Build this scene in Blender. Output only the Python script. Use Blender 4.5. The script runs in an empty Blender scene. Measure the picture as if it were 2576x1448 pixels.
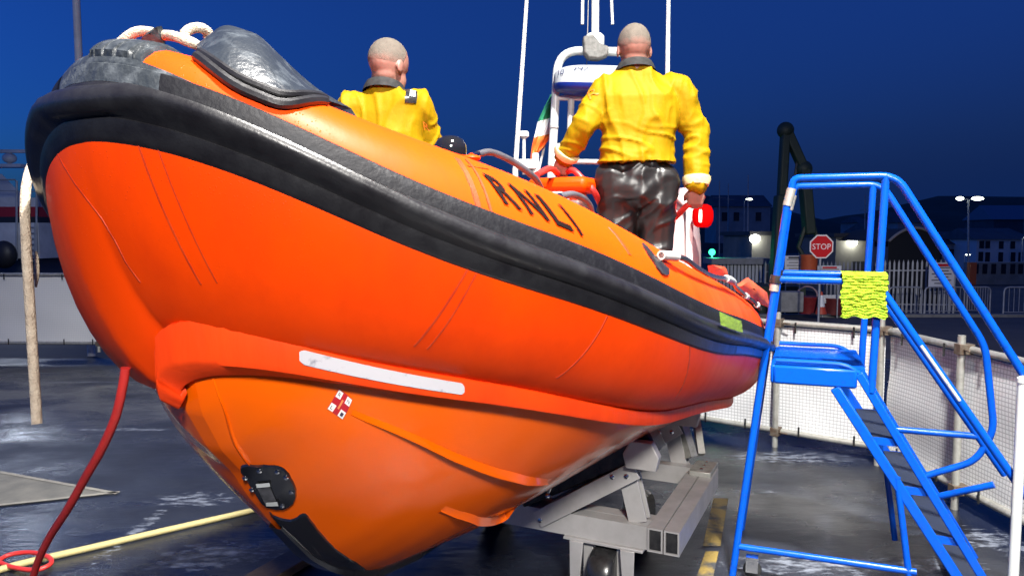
import bpy, bmesh, math, random
import numpy as np
from math import radians, sin, cos, pi, exp, sqrt
from mathutils import Vector, noise
random.seed(7)
SC = bpy.context.scene
COL = SC.collection

# ---------------------------------------------------------------- camera
F, CX, CY, EYE = 1874.0, 1288.0, 724.0, 1.8
TH = math.atan(134 / F)
CT, ST = cos(TH), sin(TH)
cam = bpy.data.cameras.new('camera')
cam.sensor_fit = 'HORIZONTAL'; cam.sensor_width = 36.0; cam.lens = F / 2576 * 36
cam.clip_start = 0.05; cam.clip_end = 3000
camo = bpy.data.objects.new('camera', cam); COL.objects.link(camo)
camo.location = (0, 0, EYE); camo.rotation_euler = (pi / 2 - TH, 0, 0)
SC.camera = camo

# ---------------------------------------------------------------- sky, unseen floodlights, exposure
wd = bpy.data.worlds.new('World'); SC.world = wd; wd.use_nodes = True
nt = wd.node_tree; nt.nodes.clear()
wo = nt.nodes.new('ShaderNodeOutputWorld'); bg = nt.nodes.new('ShaderNodeBackground')
sky = nt.nodes.new('ShaderNodeTexSky'); sky.sky_type = 'NISHITA'; sky.sun_disc = False
sky.sun_elevation = radians(-3.0); sky.sun_rotation = radians(-95)
sky.ozone_density = 4.0; sky.air_density = 1.0; sky.dust_density = 0.3
tint = nt.nodes.new('ShaderNodeMix'); tint.data_type = 'RGBA'; tint.blend_type = 'MULTIPLY'
tint.inputs[0].default_value = 1.0; tint.inputs[7].default_value = (0.07, 0.60, 1.0, 1)
nt.links.new(sky.outputs[0], tint.inputs[6]); air = nt.nodes.new('ShaderNodeMix'); air.data_type = 'RGBA'; air.blend_type = 'ADD'; air.inputs[0].default_value = 1.0
air.inputs[7].default_value = (0.0020, 0.0078, 0.038, 1)      # the even blue of the late dusk over the harbour
nt.links.new(tint.outputs[2], air.inputs[6]); nt.links.new(air.outputs[2], bg.inputs[0])
bg.inputs[1].default_value = 2.3
nt.links.new(bg.outputs[0], wo.inputs[0])

def flood(name, loc, target, power, size, col=(1, 0.96, 0.9), spot=None):
    l = bpy.data.lights.new(name, 'AREA'); l.energy = power; l.size = size; l.color = col; l.shape = 'DISK'
    if spot: l.spread = radians(spot)
    o = bpy.data.objects.new(name, l); COL.objects.link(o); o.location = loc
    o.rotation_euler = (Vector(target) - Vector(loc)).to_track_quat('-Z', 'Y').to_euler()
    return o
flood('unseen_floodlight', (1.3, 0.0, 8.0), (0.3, 3.2, 1.0), 900, 0.6, spot=95)
flood('unseen_floodlight', (0.7, -3.2, 4.6), (0.2, 2.9, 0.9), 165, 0.8, spot=80)  # unseen front fill that brightens the hull and tube sides
flood('unseen_floodlight', (-2.5, -2.5, 6.5), (-6.0, 12.0, 2.0), 48, 0.6, spot=60)  # unseen lamp added to light the left fence, column and vessel
flood('unseen_floodlight', (3.5, -2.0, 7.5), (13.0, 28.0, -1.0), 190, 0.6, spot=42)  # unseen lamp added to lift the dark quay and its signs
SC.view_settings.view_transform = 'Standard'; SC.view_settings.look = 'None'
SC.view_settings.exposure = 0.0; SC.view_settings.gamma = 1.0
SC.cycles.use_denoising = True

# ---------------------------------------------------------------- helpers
def P(px, py, d):
    """photo position (2576 wide frame) and depth in metres -> point in the yard"""
    x = (px - CX) / F * d; v = -(py - CY) / F * d
    return Vector((x, d * CT + v * ST, EYE - d * ST + v * CT))
def ground_at(px, py, z=0.0):
    r = P(px, py, 1.0) - Vector((0, 0, EYE)); k = (z - EYE) / r.z
    return Vector((r.x * k, r.y * k, z))
WL = {}
def place(o, parent=None, loc=None):
    COL.objects.link(o)
    if parent is not None: o.parent = parent; WL[o] = WL[parent] + (Vector(loc) if loc else Vector((0, 0, 0)))
    else: WL[o] = Vector(loc) if loc else Vector((0, 0, 0))
    if loc is not None: o.location = loc
    return o
def tag(o, label=None, cat=None, group=None, kind=None):
    if label: o['label'] = label
    if cat: o['category'] = cat
    if group: o['group'] = group
    if kind: o['kind'] = kind
    return o
def thing(name, label, cat, loc, group=None):
    return tag(place(bpy.data.objects.new(name, None), None, loc), label, cat, group)

class MB:
    def __init__(s): s.v = []; s.f = []
    def add(s, vs, fs):
        n = len(s.v); s.v += [tuple(x) for x in vs]; s.f += [tuple(i + n for i in f) for f in fs]; return s
    def box(s, c, sz, ax=None, ay=None, az=None):
        c = Vector(c); ax = Vector(ax or (1, 0, 0)).normalized(); ay = Vector(ay or (0, 1, 0)).normalized()
        az = Vector(az).normalized() if az else ax.cross(ay).normalized()
        vs = [c + ax * (i * sz[0] / 2) + ay * (j * sz[1] / 2) + az * (k * sz[2] / 2) for k in (-1, 1) for j in (-1, 1) for i in (-1, 1)]
        return s.add(vs, [(0, 2, 3, 1), (4, 5, 7, 6), (0, 1, 5, 4), (2, 6, 7, 3), (0, 4, 6, 2), (1, 3, 7, 5)])
    def beam(s, a, b, w, h, up=(0, 0, 1)):
        a = Vector(a); b = Vector(b); d = (b - a); L = d.length; d.normalize()
        y = Vector(up).cross(d)
        if y.length < 1e-4: y = Vector((1, 0, 0)).cross(d)
        y.normalize(); z = d.cross(y)
        return s.box((a + b) / 2, (L, w, h), d, y, z)
    def tube(s, pts, r, seg=10, cap=True, closed=False, flat=1.0):
        pts = [Vector(p) for p in pts]; n = len(pts)
        rs = list(r) if hasattr(r, '__len__') else [r] * n
        base = len(s.v); prev = None
        for i, p in enumerate(pts):
            if closed: t = pts[(i + 1) % n] - pts[i - 1]
            else: t = pts[min(i + 1, n - 1)] - pts[max(i - 1, 0)]
            t.normalize()
            if prev is None:
                prev = t.orthogonal().normalized() if abs(t.z) > .9 else Vector((0, 0, 1)).cross(t).normalized()
            x = (prev - t * prev.dot(t)).normalized(); prev = x; y = t.cross(x)
            for k in range(seg):
                a = 2 * pi * k / seg; s.v.append(tuple(p + x * (rs[i] * cos(a)) + y * (rs[i] * flat * sin(a))))
        for i in range(n if closed else n - 1):
            for k in range(seg):
                a = base + i * seg; b = base + ((i + 1) % n) * seg
                s.f.append((a + k, a + (k + 1) % seg, b + (k + 1) % seg, b + k))
        if cap and not closed:
            s.f.append(tuple(base + k for k in reversed(range(seg)))); s.f.append(tuple(base + (n - 1) * seg + k for k in range(seg)))
        return s
    def grid(s, rows, closed_u=False, closed_v=False, flip=False):
        nr = len(rows); nc = len(rows[0]); b = len(s.v)
        for r in rows: s.v += [tuple(p) for p in r]
        for i in range(nr if closed_v else nr - 1):
            for j in range(nc if closed_u else nc - 1):
                q = (b + i * nc + j, b + i * nc + (j + 1) % nc, b + ((i + 1) % nr) * nc + (j + 1) % nc, b + ((i + 1) % nr) * nc + j)
                s.f.append(q[::-1] if flip else q)
        return s
    def ellipsoid(s, c, r, ax=None, ay=None, az=None, nu=16, nv=10):
        c = Vector(c); ax = Vector(ax or (1, 0, 0)); ay = Vector(ay or (0, 1, 0)); az = Vector(az or (0, 0, 1))
        rows = []
        for i in range(nv + 1):
            t = pi * i / nv - pi / 2; t = max(min(t, pi / 2 - .02), -pi / 2 + .02)
            rows.append([c + ax * (r[0] * cos(t) * cos(2 * pi * k / nu)) + ay * (r[1] * cos(t) * sin(2 * pi * k / nu)) + az * (r[2] * sin(t)) for k in range(nu)])
        b = len(s.v); s.grid(rows, closed_u=True)
        s.f.append(tuple(b + k for k in reversed(range(nu)))); s.f.append(tuple(b + nv * nu + k for k in range(nu)))
        return s
    def lathe(s, prof, c=(0, 0, 0), seg=16, axis=(0, 0, 1)):
        c = Vector(c); az = Vector(axis).normalized(); ax = az.orthogonal().normalized(); ay = az.cross(ax)
        rows = [[c + ax * (max(r, .0005) * cos(2 * pi * k / seg)) + ay * (max(r, .0005) * sin(2 * pi * k / seg)) + az * z for k in range(seg)] for r, z in prof]
        b = len(s.v); s.grid(rows, closed_u=True)
        s.f.append(tuple(b + k for k in reversed(range(seg)))); s.f.append(tuple(b + (len(prof) - 1) * seg + k for k in range(seg)))
        return s
    def prism(s, out, h, o=(0, 0, 0), ax=(1, 0, 0), ay=(0, 1, 0)):
        o = Vector(o); ax = Vector(ax).normalized(); ay = Vector(ay).normalized(); az = ax.cross(ay); n = len(out)
        vs = [o + ax * x + ay * y for x, y in out] + [o + ax * x + ay * y + az * h for x, y in out]
        return s.add(vs, [tuple(reversed(range(n))), tuple(range(n, 2 * n))] + [(i, (i + 1) % n, n + (i + 1) % n, n + i) for i in range(n)])
    def mesh(s, name, off=Vector((0, 0, 0)), m=None, smooth=True, fix=True):
        me = bpy.data.meshes.new(name)
        me.from_pydata([(x - off.x, y - off.y, z - off.z) for x, y, z in s.v], [], s.f)
        if fix:
            bm = bmesh.new(); bm.from_mesh(me); bmesh.ops.recalc_face_normals(bm, faces=bm.faces[:]); bm.to_mesh(me); bm.free()
        if m: me.materials.append(m)
        if smooth:
            me.shade_smooth()
            try: me.set_sharp_from_angle(angle=radians(38))
            except Exception: pass
        return me
    def build(s, name, m, parent=None, loc=None, smooth=True, bevel=0, fix=True):
        off = WL[parent] if parent is not None else (Vector(loc) if loc else Vector((0, 0, 0)))
        o = place(bpy.data.objects.new(name, s.mesh(name, off, m, smooth, fix)), parent, None if parent is not None else loc)
        if bevel:
            b = o.modifiers.new('bevel', 'BEVEL'); b.width = bevel; b.segments = 2; b.limit_method = 'ANGLE'
        return o

def arc_path(pts, r=.06, n=5):
    """polyline with rounded corners"""
    pts = [Vector(p) for p in pts]; out = [pts[0]]
    for i in range(1, len(pts) - 1):
        a, b, c = pts[i - 1], pts[i], pts[i + 1]
        rr = min(r, (a - b).length * .45, (c - b).length * .45)
        p0 = b + (a - b).normalized() * rr; p1 = b + (c - b).normalized() * rr
        for k in range(n + 1):
            t = k / n; out.append(p0 * (1 - t) ** 2 + b * (2 * t * (1 - t)) + p1 * t * t)
    return out + [pts[-1]]
def smooth_path(pts, n=8, closed=False):
    pts = [Vector(p) for p in pts]; out = []; N = len(pts)
    rng = N if closed else N - 1
    for i in range(rng):
        p0 = pts[(i - 1) % N] if (closed or i > 0) else pts[0] * 2 - pts[1]
        p1 = pts[i]; p2 = pts[(i + 1) % N]
        p3 = pts[(i + 2) % N] if (closed or i < N - 2) else pts[-1] * 2 - pts[-2]
        for k in range(n):
            t = k / n
            out.append(.5 * ((2 * p1) + (p2 - p0) * t + (2 * p0 - 5 * p1 + 4 * p2 - p3) * t * t + (3 * p1 - p0 - 3 * p2 + p3) * t ** 3))
    if not closed: out.append(pts[-1])
    return out

def text_obj(body, mapper, m, parent, name='lettering', size=1.0, sub=0, offset=0, loc=None, shear=0):
    """lettering as a flat mesh; mapper turns (x, y) in text space into a point; x is 0..width at cap height 0.7"""
    cu = bpy.data.curves.new('t', 'FONT'); cu.body = body; cu.size = size; cu.resolution_u = 3; cu.offset = offset; cu.shear = shear
    to = bpy.data.objects.new('t', cu); COL.objects.link(to)
    dg = bpy.context.evaluated_depsgraph_get(); me = bpy.data.meshes.new_from_object(to.evaluated_get(dg))
    COL.objects.unlink(to); bpy.data.objects.remove(to)
    bm = bmesh.new(); bm.from_mesh(me)
    if sub:
        for _ in range(sub):
            bmesh.ops.subdivide_edges(bm, edges=[e for e in bm.edges if e.calc_length() > .12], cuts=1)
    xs = [v.co.x for v in bm.verts]; ys = [v.co.y for v in bm.verts]
    x0, x1, y0, y1 = min(xs), max(xs), min(ys), max(ys)
    off = WL[parent] if parent is not None else Vector((0, 0, 0))
    for v in bm.verts:
        v.co = Vector(mapper((v.co.x - x0) / (x1 - x0), (v.co.y - y0) / (y1 - y0))) - off
    bm.to_mesh(me); bm.free(); me.materials.clear(); me.materials.append(m); me.name = name
    return place(bpy.data.objects.new(name, me), parent)

# ---------------------------------------------------------------- materials
def lin(r, g, b):
    f = lambda c: (c / 255 / 12.92) if c <= 10 else ((c / 255 + .055) / 1.055) ** 2.4
    return (f(r), f(g), f(b))
def mat(name, c, rough=.5, metal=0, c2=None, sc=6, amt=1.0, rv=0, bump=0, bsc=80, coat=0, emit=None, es=0, stretch=None, detail=6, lo=.35, hi=.65, spec=None, trans=0, coatr=.08):
    m = bpy.data.materials.new(name); m.use_nodes = True; n = m.node_tree; b = n.nodes['Principled BSDF']
    b.inputs['Base Color'].default_value = (*c, 1); b.inputs['Roughness'].default_value = rough; b.inputs['Metallic'].default_value = metal
    if spec is not None: b.inputs['Specular IOR Level'].default_value = spec
    if coat: b.inputs['Coat Weight'].default_value = coat; b.inputs['Coat Roughness'].default_value = coatr
    if trans: b.inputs['Transmission Weight'].default_value = trans
    if emit: b.inputs['Emission Color'].default_value = (*emit, 1); b.inputs['Emission Strength'].default_value = es
    tc = n.nodes.new('ShaderNodeTexCoord'); co = tc.outputs['Object']
    if stretch:
        mp = n.nodes.new('ShaderNodeMapping'); mp.inputs['Scale'].default_value = stretch; n.links.new(co, mp.inputs[0]); co = mp.outputs[0]
    if c2 is not None or rv:
        nz = n.nodes.new('ShaderNodeTexNoise'); nz.inputs['Scale'].default_value = sc; nz.inputs['Detail'].default_value = detail
        nz.inputs['Roughness'].default_value = .62; n.links.new(co, nz.inputs['Vector'])
        mr = n.nodes.new('ShaderNodeMapRange'); mr.inputs[1].default_value = lo; mr.inputs[2].default_value = hi
        n.links.new(nz.outputs['Fac'], mr.inputs[0])
        if c2 is not None:
            mx = n.nodes.new('ShaderNodeMix'); mx.data_type = 'RGBA'; mx.inputs[6].default_value = (*c, 1); mx.inputs[7].default_value = (*c2, 1)
            ml = n.nodes.new('ShaderNodeMath'); ml.operation = 'MULTIPLY'; ml.inputs[1].default_value = amt
            n.links.new(mr.outputs[0], ml.inputs[0]); n.links.new(ml.outputs[0], mx.inputs[0]); n.links.new(mx.outputs[2], b.inputs['Base Color'])
        if rv:
            m2 = n.nodes.new('ShaderNodeMapRange'); m2.inputs[1].default_value = lo; m2.inputs[2].default_value = hi
            m2.inputs[3].default_value = max(rough - rv, .03); m2.inputs[4].default_value = min(rough + rv, 1)
            n.links.new(nz.outputs['Fac'], m2.inputs[0]); n.links.new(m2.outputs[0], b.inputs['Roughness'])
    if bump:
        nb = n.nodes.new('ShaderNodeTexNoise'); nb.inputs['Scale'].default_value = bsc; nb.inputs['Detail'].default_value = 4; n.links.new(co, nb.inputs['Vector'])
        bp = n.nodes.new('ShaderNodeBump'); bp.inputs['Strength'].default_value = bump; bp.inputs['Distance'].default_value = .01
        n.links.new(nb.outputs['Fac'], bp.inputs['Height']); n.links.new(bp.outputs[0], b.inputs['Normal'])
    return m
def droplets(m, scale=70, keep=.62, strength=.6):
    """water drops beaded on the surface"""
    n = m.node_tree; b = n.nodes['Principled BSDF']; L = n.links.new; tc = n.nodes.new('ShaderNodeTexCoord')
    v = n.nodes.new('ShaderNodeTexVoronoi'); v.inputs['Scale'].default_value = scale; L(tc.outputs['Object'], v.inputs['Vector'])
    r = n.nodes.new('ShaderNodeMapRange'); r.inputs[1].default_value = .30; r.inputs[2].default_value = .05; L(v.outputs['Distance'], r.inputs[0])
    sp = n.nodes.new('ShaderNodeSeparateColor'); L(v.outputs['Color'], sp.inputs[0])
    k = n.nodes.new('ShaderNodeMath'); k.operation = 'GREATER_THAN'; k.inputs[1].default_value = keep; L(sp.outputs[0], k.inputs[0])
    z = n.nodes.new('ShaderNodeTexNoise'); z.inputs['Scale'].default_value = 1.6; L(tc.outputs['Object'], z.inputs['Vector'])
    zr = n.nodes.new('ShaderNodeMapRange'); zr.inputs[1].default_value = .5; zr.inputs[2].default_value = .62; L(z.outputs['Fac'], zr.inputs[0])
    m1 = n.nodes.new('ShaderNodeMath'); m1.operation = 'MULTIPLY'; L(r.outputs[0], m1.inputs[0]); L(k.outputs[0], m1.inputs[1])
    m2 = n.nodes.new('ShaderNodeMath'); m2.operation = 'MULTIPLY'; L(m1.outputs[0], m2.inputs[0]); L(zr.outputs[0], m2.inputs[1])
    bp = n.nodes.new('ShaderNodeBump'); bp.inputs['Strength'].default_value = strength; bp.inputs['Distance'].default_value = .004; L(m2.outputs[0], bp.inputs['Height'])
    if b.inputs['Normal'].is_linked: L(b.inputs['Normal'].links[0].from_socket, bp.inputs['Normal'])
    L(bp.outputs[0], b.inputs['Normal'])
    rr = n.nodes.new('ShaderNodeMix'); rr.inputs[3].default_value = .06
    if b.inputs['Roughness'].is_linked: L(b.inputs['Roughness'].links[0].from_socket, rr.inputs[2])
    else: rr.inputs[2].default_value = b.inputs['Roughness'].default_value
    L(m2.outputs[0], rr.inputs[0]); L(rr.outputs[0], b.inputs['Roughness'])
def glow(name, c, s):
    m = bpy.data.materials.new(name); m.use_nodes = True; b = m.node_tree.nodes['Principled BSDF']
    b.inputs['Base Color'].default_value = (*c, 1); b.inputs['Emission Color'].default_value = (*c, 1); b.inputs['Emission Strength'].default_value = s
    return m
MT = {}
MT['tube'] = mat('orange_hypalon', (.80, .052, .0004), .48, c2=(.68, .040, .0005), sc=5.0, lo=.42, hi=.74, rv=.06, bump=.06, bsc=30, spec=.12, stretch=(1, 1, .45))
MT['tube2'] = mat('orange_hypalon_tape', (.40, .022, .001), .5, c2=(.5, .04, .003), sc=12, bump=.1, bsc=60)
MT['skirt'] = mat('red_orange_skirt', (.84, .058, .004), .5, c2=(.7, .044, .004), sc=7, bump=.25, bsc=30, stretch=(1, 1, .25), spec=.2)
MT['gel'] = mat('orange_gelcoat', (.76, .105, .0005), .15, c2=(.71, .092, .0005), sc=1.2, rv=.02, coat=.1, spec=.25)
MT['rubber'] = mat('black_rubber_strake', (.008, .0075, .009), .36, c2=(.014, .014, .016), sc=14, rv=.05, bump=.08, bsc=120, spec=.4)
MT['rubberg'] = mat('grey_worn_rubber', (.022, .026, .030), .46, c2=(.085, .096, .108), sc=18, rv=.12, bump=.5, bsc=45, lo=.46, hi=.80)
MT['black'] = mat('black_plastic', (.012, .012, .013), .25, c2=(.03, .03, .03), sc=20, bump=.05)
MT['gloss'] = mat('black_gloss', (.008, .008, .009), .08, coat=1)
MT['letter'] = mat('black_lettering', (.006, .002, .002), .7, spec=.1)
MT['alu'] = mat('brushed_aluminium', (.47, .46, .45), .42, .3, c2=(.36, .35, .34), sc=5, rv=.08, bump=.04, bsc=140)
MT['galv'] = mat('galvanised_steel', (.46, .46, .42), .45, .5, c2=(.3, .3, .27), sc=18, rv=.12, bump=.08)
MT['steel'] = mat('stainless_steel', (.6, .6, .6), .18, 1.0)
MT['white'] = mat('white_paint', (.60, .63, .61), .3, c2=(.48, .50, .48), sc=8, rv=.08)
MT['whited'] = mat('weathered_white', (.44, .44, .43), .5, c2=(.32, .32, .31), sc=8)
MT['refl'] = mat('silver_reflective_tape', (.45, .445, .47), .4, c2=(.22, .22, .25), sc=34, lo=.58, hi=.72)
MT['blue'] = mat('blue_powder_coat', (.002, .068, .46), .3, c2=(.004, .034, .20), sc=28, lo=.56, hi=.8, rv=.06, coat=.03, spec=.2)
MT['tread'] = mat('dark_ribbed_tread', (.012, .018, .035), .55, bump=.6, bsc=150)
MT['rope'] = mat('beige_rope', (.50, .42, .32), .75, c2=(.34, .27, .20), sc=30, bump=.8, bsc=160)
MT['red'] = mat('red_rubber_hose', (.52, .028, .022), .42, c2=(.4, .022, .02), sc=20, bump=.1)
MT['yhose'] = mat('yellow_striped_hose', (.46, .38, .15), .5, c2=(.36, .32, .16), sc=2, stretch=(1, 60, 60), bump=.3, bsc=60)
MT['jacket'] = mat('yellow_drysuit', (.27, .168, .0015), .6, c2=(.225, .134, .001), sc=4, bump=.3, bsc=22, spec=.1)
MT['cuffm'] = mat('pale_cuff', (.72, .6, .32), .5, c2=(.6, .45, .18), sc=18)
MT['trous'] = mat('black_rubber_trousers', (.008, .0075, .008), .36, c2=(.013, .012, .012), sc=5, bump=.12, bsc=14, spec=.45)
MT['skin'] = mat('skin', (.27, .130, .098), .5, c2=(.22, .098, .075), sc=22, bump=.06, bsc=200)
MT['hair'] = mat('cropped_greying_hair', (.115, .095, .075), .8, c2=(.09, .073, .058), sc=25, bump=.5, bsc=320)
MT['lime'] = mat('lime_microfibre', (.23, .36, .005), .9, c2=(.11, .21, .003), sc=55, lo=.4, hi=.7, bump=.3, bsc=120)
MT['limed'] = mat('dull_lime', (.12, .20, .004), .9, c2=(.07, .13, .003), sc=50, bump=.5, bsc=150)
MT['foamgrip'] = mat('black_foam_grip', (.035, .033, .04), .4, c2=(.07, .07, .08), sc=10, bump=.2)
droplets(MT['tube'], 150, .75, .35); droplets(MT['gel'], 160, .85, .25)
def hair_fade(m):
    """cropped hair thinning out to skin along the hairline (density stored on the cap)"""
    n = m.node_tree; b = n.nodes['Principled BSDF']; L = n.links.new
    at = n.nodes.new('ShaderNodeAttribute'); at.attribute_name = 'hair_density'; mx = n.nodes.new('ShaderNodeMix'); mx.data_type = 'RGBA'
    L(at.outputs['Color'], mx.inputs[0]); mx.inputs[6].default_value = (.255, .12, .09, 1); L(b.inputs['Base Color'].links[0].from_socket, mx.inputs[7]); L(mx.outputs[2], b.inputs['Base Color'])
hair_fade(MT['hair'])
# ---------------------------------------------------------------- the yard, the quay and the hill
def gz(y):
    return 0.0 if y < 9 else -min((y - 9) * .068, 1.95)
def ground_mat():
    m = bpy.data.materials.new('wet_tarmac'); m.use_nodes = True; n = m.node_tree; b = n.nodes['Principled BSDF']; L = n.links.new
    tc = n.nodes.new('ShaderNodeTexCoord')
    def nz(s, d=6, r=.6, st=None):
        t = n.nodes.new('ShaderNodeTexNoise'); t.inputs['Scale'].default_value = s; t.inputs['Detail'].default_value = d; t.inputs['Roughness'].default_value = r
        if st:
            mp = n.nodes.new('ShaderNodeMapping'); mp.inputs['Scale'].default_value = st; L(tc.outputs['Object'], mp.inputs[0]); L(mp.outputs[0], t.inputs['Vector'])
        else: L(tc.outputs['Object'], t.inputs['Vector'])
        return t.outputs['Fac']
    def mr(x, a, c, o0=0, o1=1):
        k = n.nodes.new('ShaderNodeMapRange'); k.inputs[1].default_value = a; k.inputs[2].default_value = c; k.inputs[3].default_value = o0; k.inputs[4].default_value = o1
        L(x, k.inputs[0]); return k.outputs[0]
    def math_(op, x, y):
        k = n.nodes.new('ShaderNodeMath'); k.operation = op
        for i, q in enumerate((x, y)):
            if isinstance(q, (int, float)): k.inputs[i].default_value = q
            else: L(q, k.inputs[i])
        return k.outputs[0]
    wet = mr(nz(.55, 5, .6, (1, 1.6, 1)), .40, .58)
    agg = nz(110, 3, .75); patch = nz(1.6, 7, .65)
    c1 = n.nodes.new('ShaderNodeMix'); c1.data_type = 'RGBA'; c1.inputs[6].default_value = (.009, .011, .018, 1); c1.inputs[7].default_value = (.020, .025, .038, 1)  # bluish base tint stands in for sky reflected by the wet surface
    L(mr(patch, .35, .85), c1.inputs[0])
    c2 = n.nodes.new('ShaderNodeMix'); c2.data_type = 'RGBA'; c2.blend_type = 'MULTIPLY'; c2.inputs[0].default_value = .7
    L(c1.outputs[2], c2.inputs[6]); gr = n.nodes.new('ShaderNodeCombineColor'); a = mr(agg, .3, .7, .2, 2.0)
    for i in range(3): L(a, gr.inputs[i])
    L(gr.outputs[0], c2.inputs[7])
    # soap foam left by the washing down: blobs with a place of their own
    sep = n.nodes.new('ShaderNodeSeparateXYZ'); L(tc.outputs['Object'], sep.inputs[0])
    foam = None
    for (px, py, rx, ry) in [(480, 1255, .42, .22), (560, 1390, .55, .26), (470, 1420, .35, .12), (330, 1345, .09, .75), (1960, 1150, 1.1, .28), (1780, 1240, .8, .12), (2330, 1420, .5, .2), (2050, 1420, .7, .2), (2480, 1360, .4, .3), (300, 1080, 1.0, .1), (200, 960, 1.5, .1)]:
        g = ground_at(px, py)
        dx = math_('DIVIDE', math_('SUBTRACT', sep.outputs[0], g.x), rx); dy = math_('DIVIDE', math_('SUBTRACT', sep.outputs[1], g.y), ry)
        q = mr(math_('ADD', math_('MULTIPLY', dx, dx), math_('MULTIPLY', dy, dy)), 1.0, 0.0)
        foam = q if foam is None else math_('MAXIMUM', foam, q)
    fn = nz(9, 8, .68, (1, 2.2, 1))
    fm = mr(math_('ADD', math_('MULTIPLY', foam, .28), fn), .70, .95)
    spark = mr(nz(60, 3, .6), .66, .74)
    fm = math_('MAXIMUM', fm, math_('MULTIPLY', math_('MULTIPLY', spark, foam), .8))
    c3 = n.nodes.new('ShaderNodeMix'); c3.data_type = 'RGBA'; c3.inputs[7].default_value = (.26, .29, .35, 1); L(fm, c3.inputs[0]); L(c2.outputs[2], c3.inputs[6])
    L(c3.outputs[2], b.inputs['Base Color'])
    rg = math_('ADD', mr(wet, 0, 1, .40, .07), math_('MULTIPLY', agg, .12)); L(rg, b.inputs['Roughness'])
    b.inputs['Specular IOR Level'].default_value = .6
    bp = n.nodes.new('ShaderNodeBump'); bp.inputs['Distance'].default_value = .006; bp.inputs['Strength'].default_value = .55
    rip = nz(5, 4, .6, (1, 3, 1)); L(math_('ADD', math_('MULTIPLY', agg, mr(wet, 0, 1, 1.0, .28)), math_('MULTIPLY', rip, .9)), bp.inputs['Height']); L(bp.outputs[0], b.inputs['Normal'])
    return m
GM = ground_mat()
dark_tar = mat('dark_dry_tarmac', (.030, .032, .040), .7, c2=(.055, .056, .064), sc=.5, bump=.5, bsc=60)
xs = [-300, -120, -60, -30, -16, -10, -5, 0, 5, 10, 16, 30, 60, 120, 300]
for name, ys, m_ in (('ground', [-30, -12, -5, 0, 3, 6, 9, 10.5, 12], GM), ('quay', [12, 14, 18, 22, 26, 30, 34, 37.7, 45, 60, 90, 150, 300, 700], dark_tar)):
    b_ = MB(); b_.grid([[(x, y, gz(y)) for x in xs] for y in ys]); tag(b_.build(name, m_, smooth=False), kind='structure')
# paler concrete apron at the left with a stone edging
pts = [ground_at(-420, 1108, .004), ground_at(300, 1239, .004), ground_at(-420, 1318, .004)]
tag(MB().add(pts, [(0, 1, 2)]).build('concrete_apron', mat('pale_concrete', (.17, .165, .145), .7, c2=(.11, .11, .1), sc=5, bump=.4, bsc=90), smooth=False), kind='structure')
ed = MB()
for a, b2 in ((0, 1), (2, 1)):
    A, B = pts[a] + Vector((0, 0, .004)), pts[b2] + Vector((0, 0, .004)); d = (B - A).normalized(); s = Vector((-d.y, d.x, 0)) * .035
    if a == 0: s = -s
    ed.add([A, B, B + s, A + s], [(0, 1, 2, 3)])
tag(ed.build('apron_edging', mat('pale_edging', (.28, .27, .23), .7, c2=(.2, .19, .17), sc=10), smooth=False), kind='structure')
# worn yellow line beside the trailer
q = [ground_at(1795, 1252, .004), ground_at(1832, 1252, .004), ground_at(1812, 1372, .004), ground_at(1768, 1372, .004)]
ym = mat('worn_yellow_paint', (.22, .155, .04), .6, c2=(.04, .042, .045), sc=7, lo=.45, hi=.62, bump=.3)
tag(MB().add(q, [(0, 1, 2, 3)]).build('yellow_line', ym, smooth=False), kind='structure')
q = [ground_at(1775, 1385, .004), ground_at(1808, 1385, .004), ground_at(1790, 1470, .004), ground_at(1745, 1470, .004)]
tag(MB().add(q, [(0, 1, 2, 3)]).build('yellow_line', ym, smooth=False), kind='structure')
# kerb edged roadway band beyond the fence
kb = MB(); kb.box((20, 27.6, gz(27.6) + .05), (70, .3, .14)); tag(kb.build('kerb', mat('kerb_concrete', (.2, .2, .2), .7, c2=(.14, .14, .14), sc=6)), kind='structure')
# hill behind the harbour
rows = []
for j, y in enumerate((150, 175, 205, 240, 300)):
    hh = (0, .5, .85, 1, .8)[j]
    rows.append([(x, y, -2 + hh * (9 + 5 * noise.noise((x * .018, 3, y * .004)) + 3 * noise.noise((x * .06, 1, y * .01)) + 8 * exp(-((x - 55) / 16) ** 2) + 5 * exp(-((x - 150) / 30) ** 2))) for x in np.linspace(-60, 320, 90)])
tag(MB().grid(rows).build('hill', mat('dark_hillside', (.02, .028, .02), .9, c2=(.035, .04, .03), sc=.2)), kind='structure')
# ---------------------------------------------------------------- the lifeboat: shape
PSI, BX, BY, HB, LB, PN, LEN, PM = .4513, -.974, 1.725, 1.13, 1.727, 2.256, 4.879, 1.738
KZ = np.array([0, .3, .7, 1.3, 2.2, 3.4, 4.8]); VZ = np.array([2.132, 1.897, 1.727, 1.541, 1.380, 1.173, .988])
AV = Vector((sin(PSI), cos(PSI), 0)); NV = Vector((cos(PSI), -sin(PSI), 0)); OV = Vector((BX, BY, 0)); ZV = Vector((0, 0, 1))
_n = len(KZ); _h = np.diff(KZ); _A = np.eye(_n); _b = np.zeros(_n)
for i in range(1, _n - 1):
    _A[i, i - 1] = _h[i - 1]; _A[i, i] = 2 * (_h[i - 1] + _h[i]); _A[i, i + 1] = _h[i]
    _b[i] = 6 * ((VZ[i + 1] - VZ[i]) / _h[i] - (VZ[i] - VZ[i - 1]) / _h[i - 1])
_M = np.linalg.solve(_A, _b)
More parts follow.
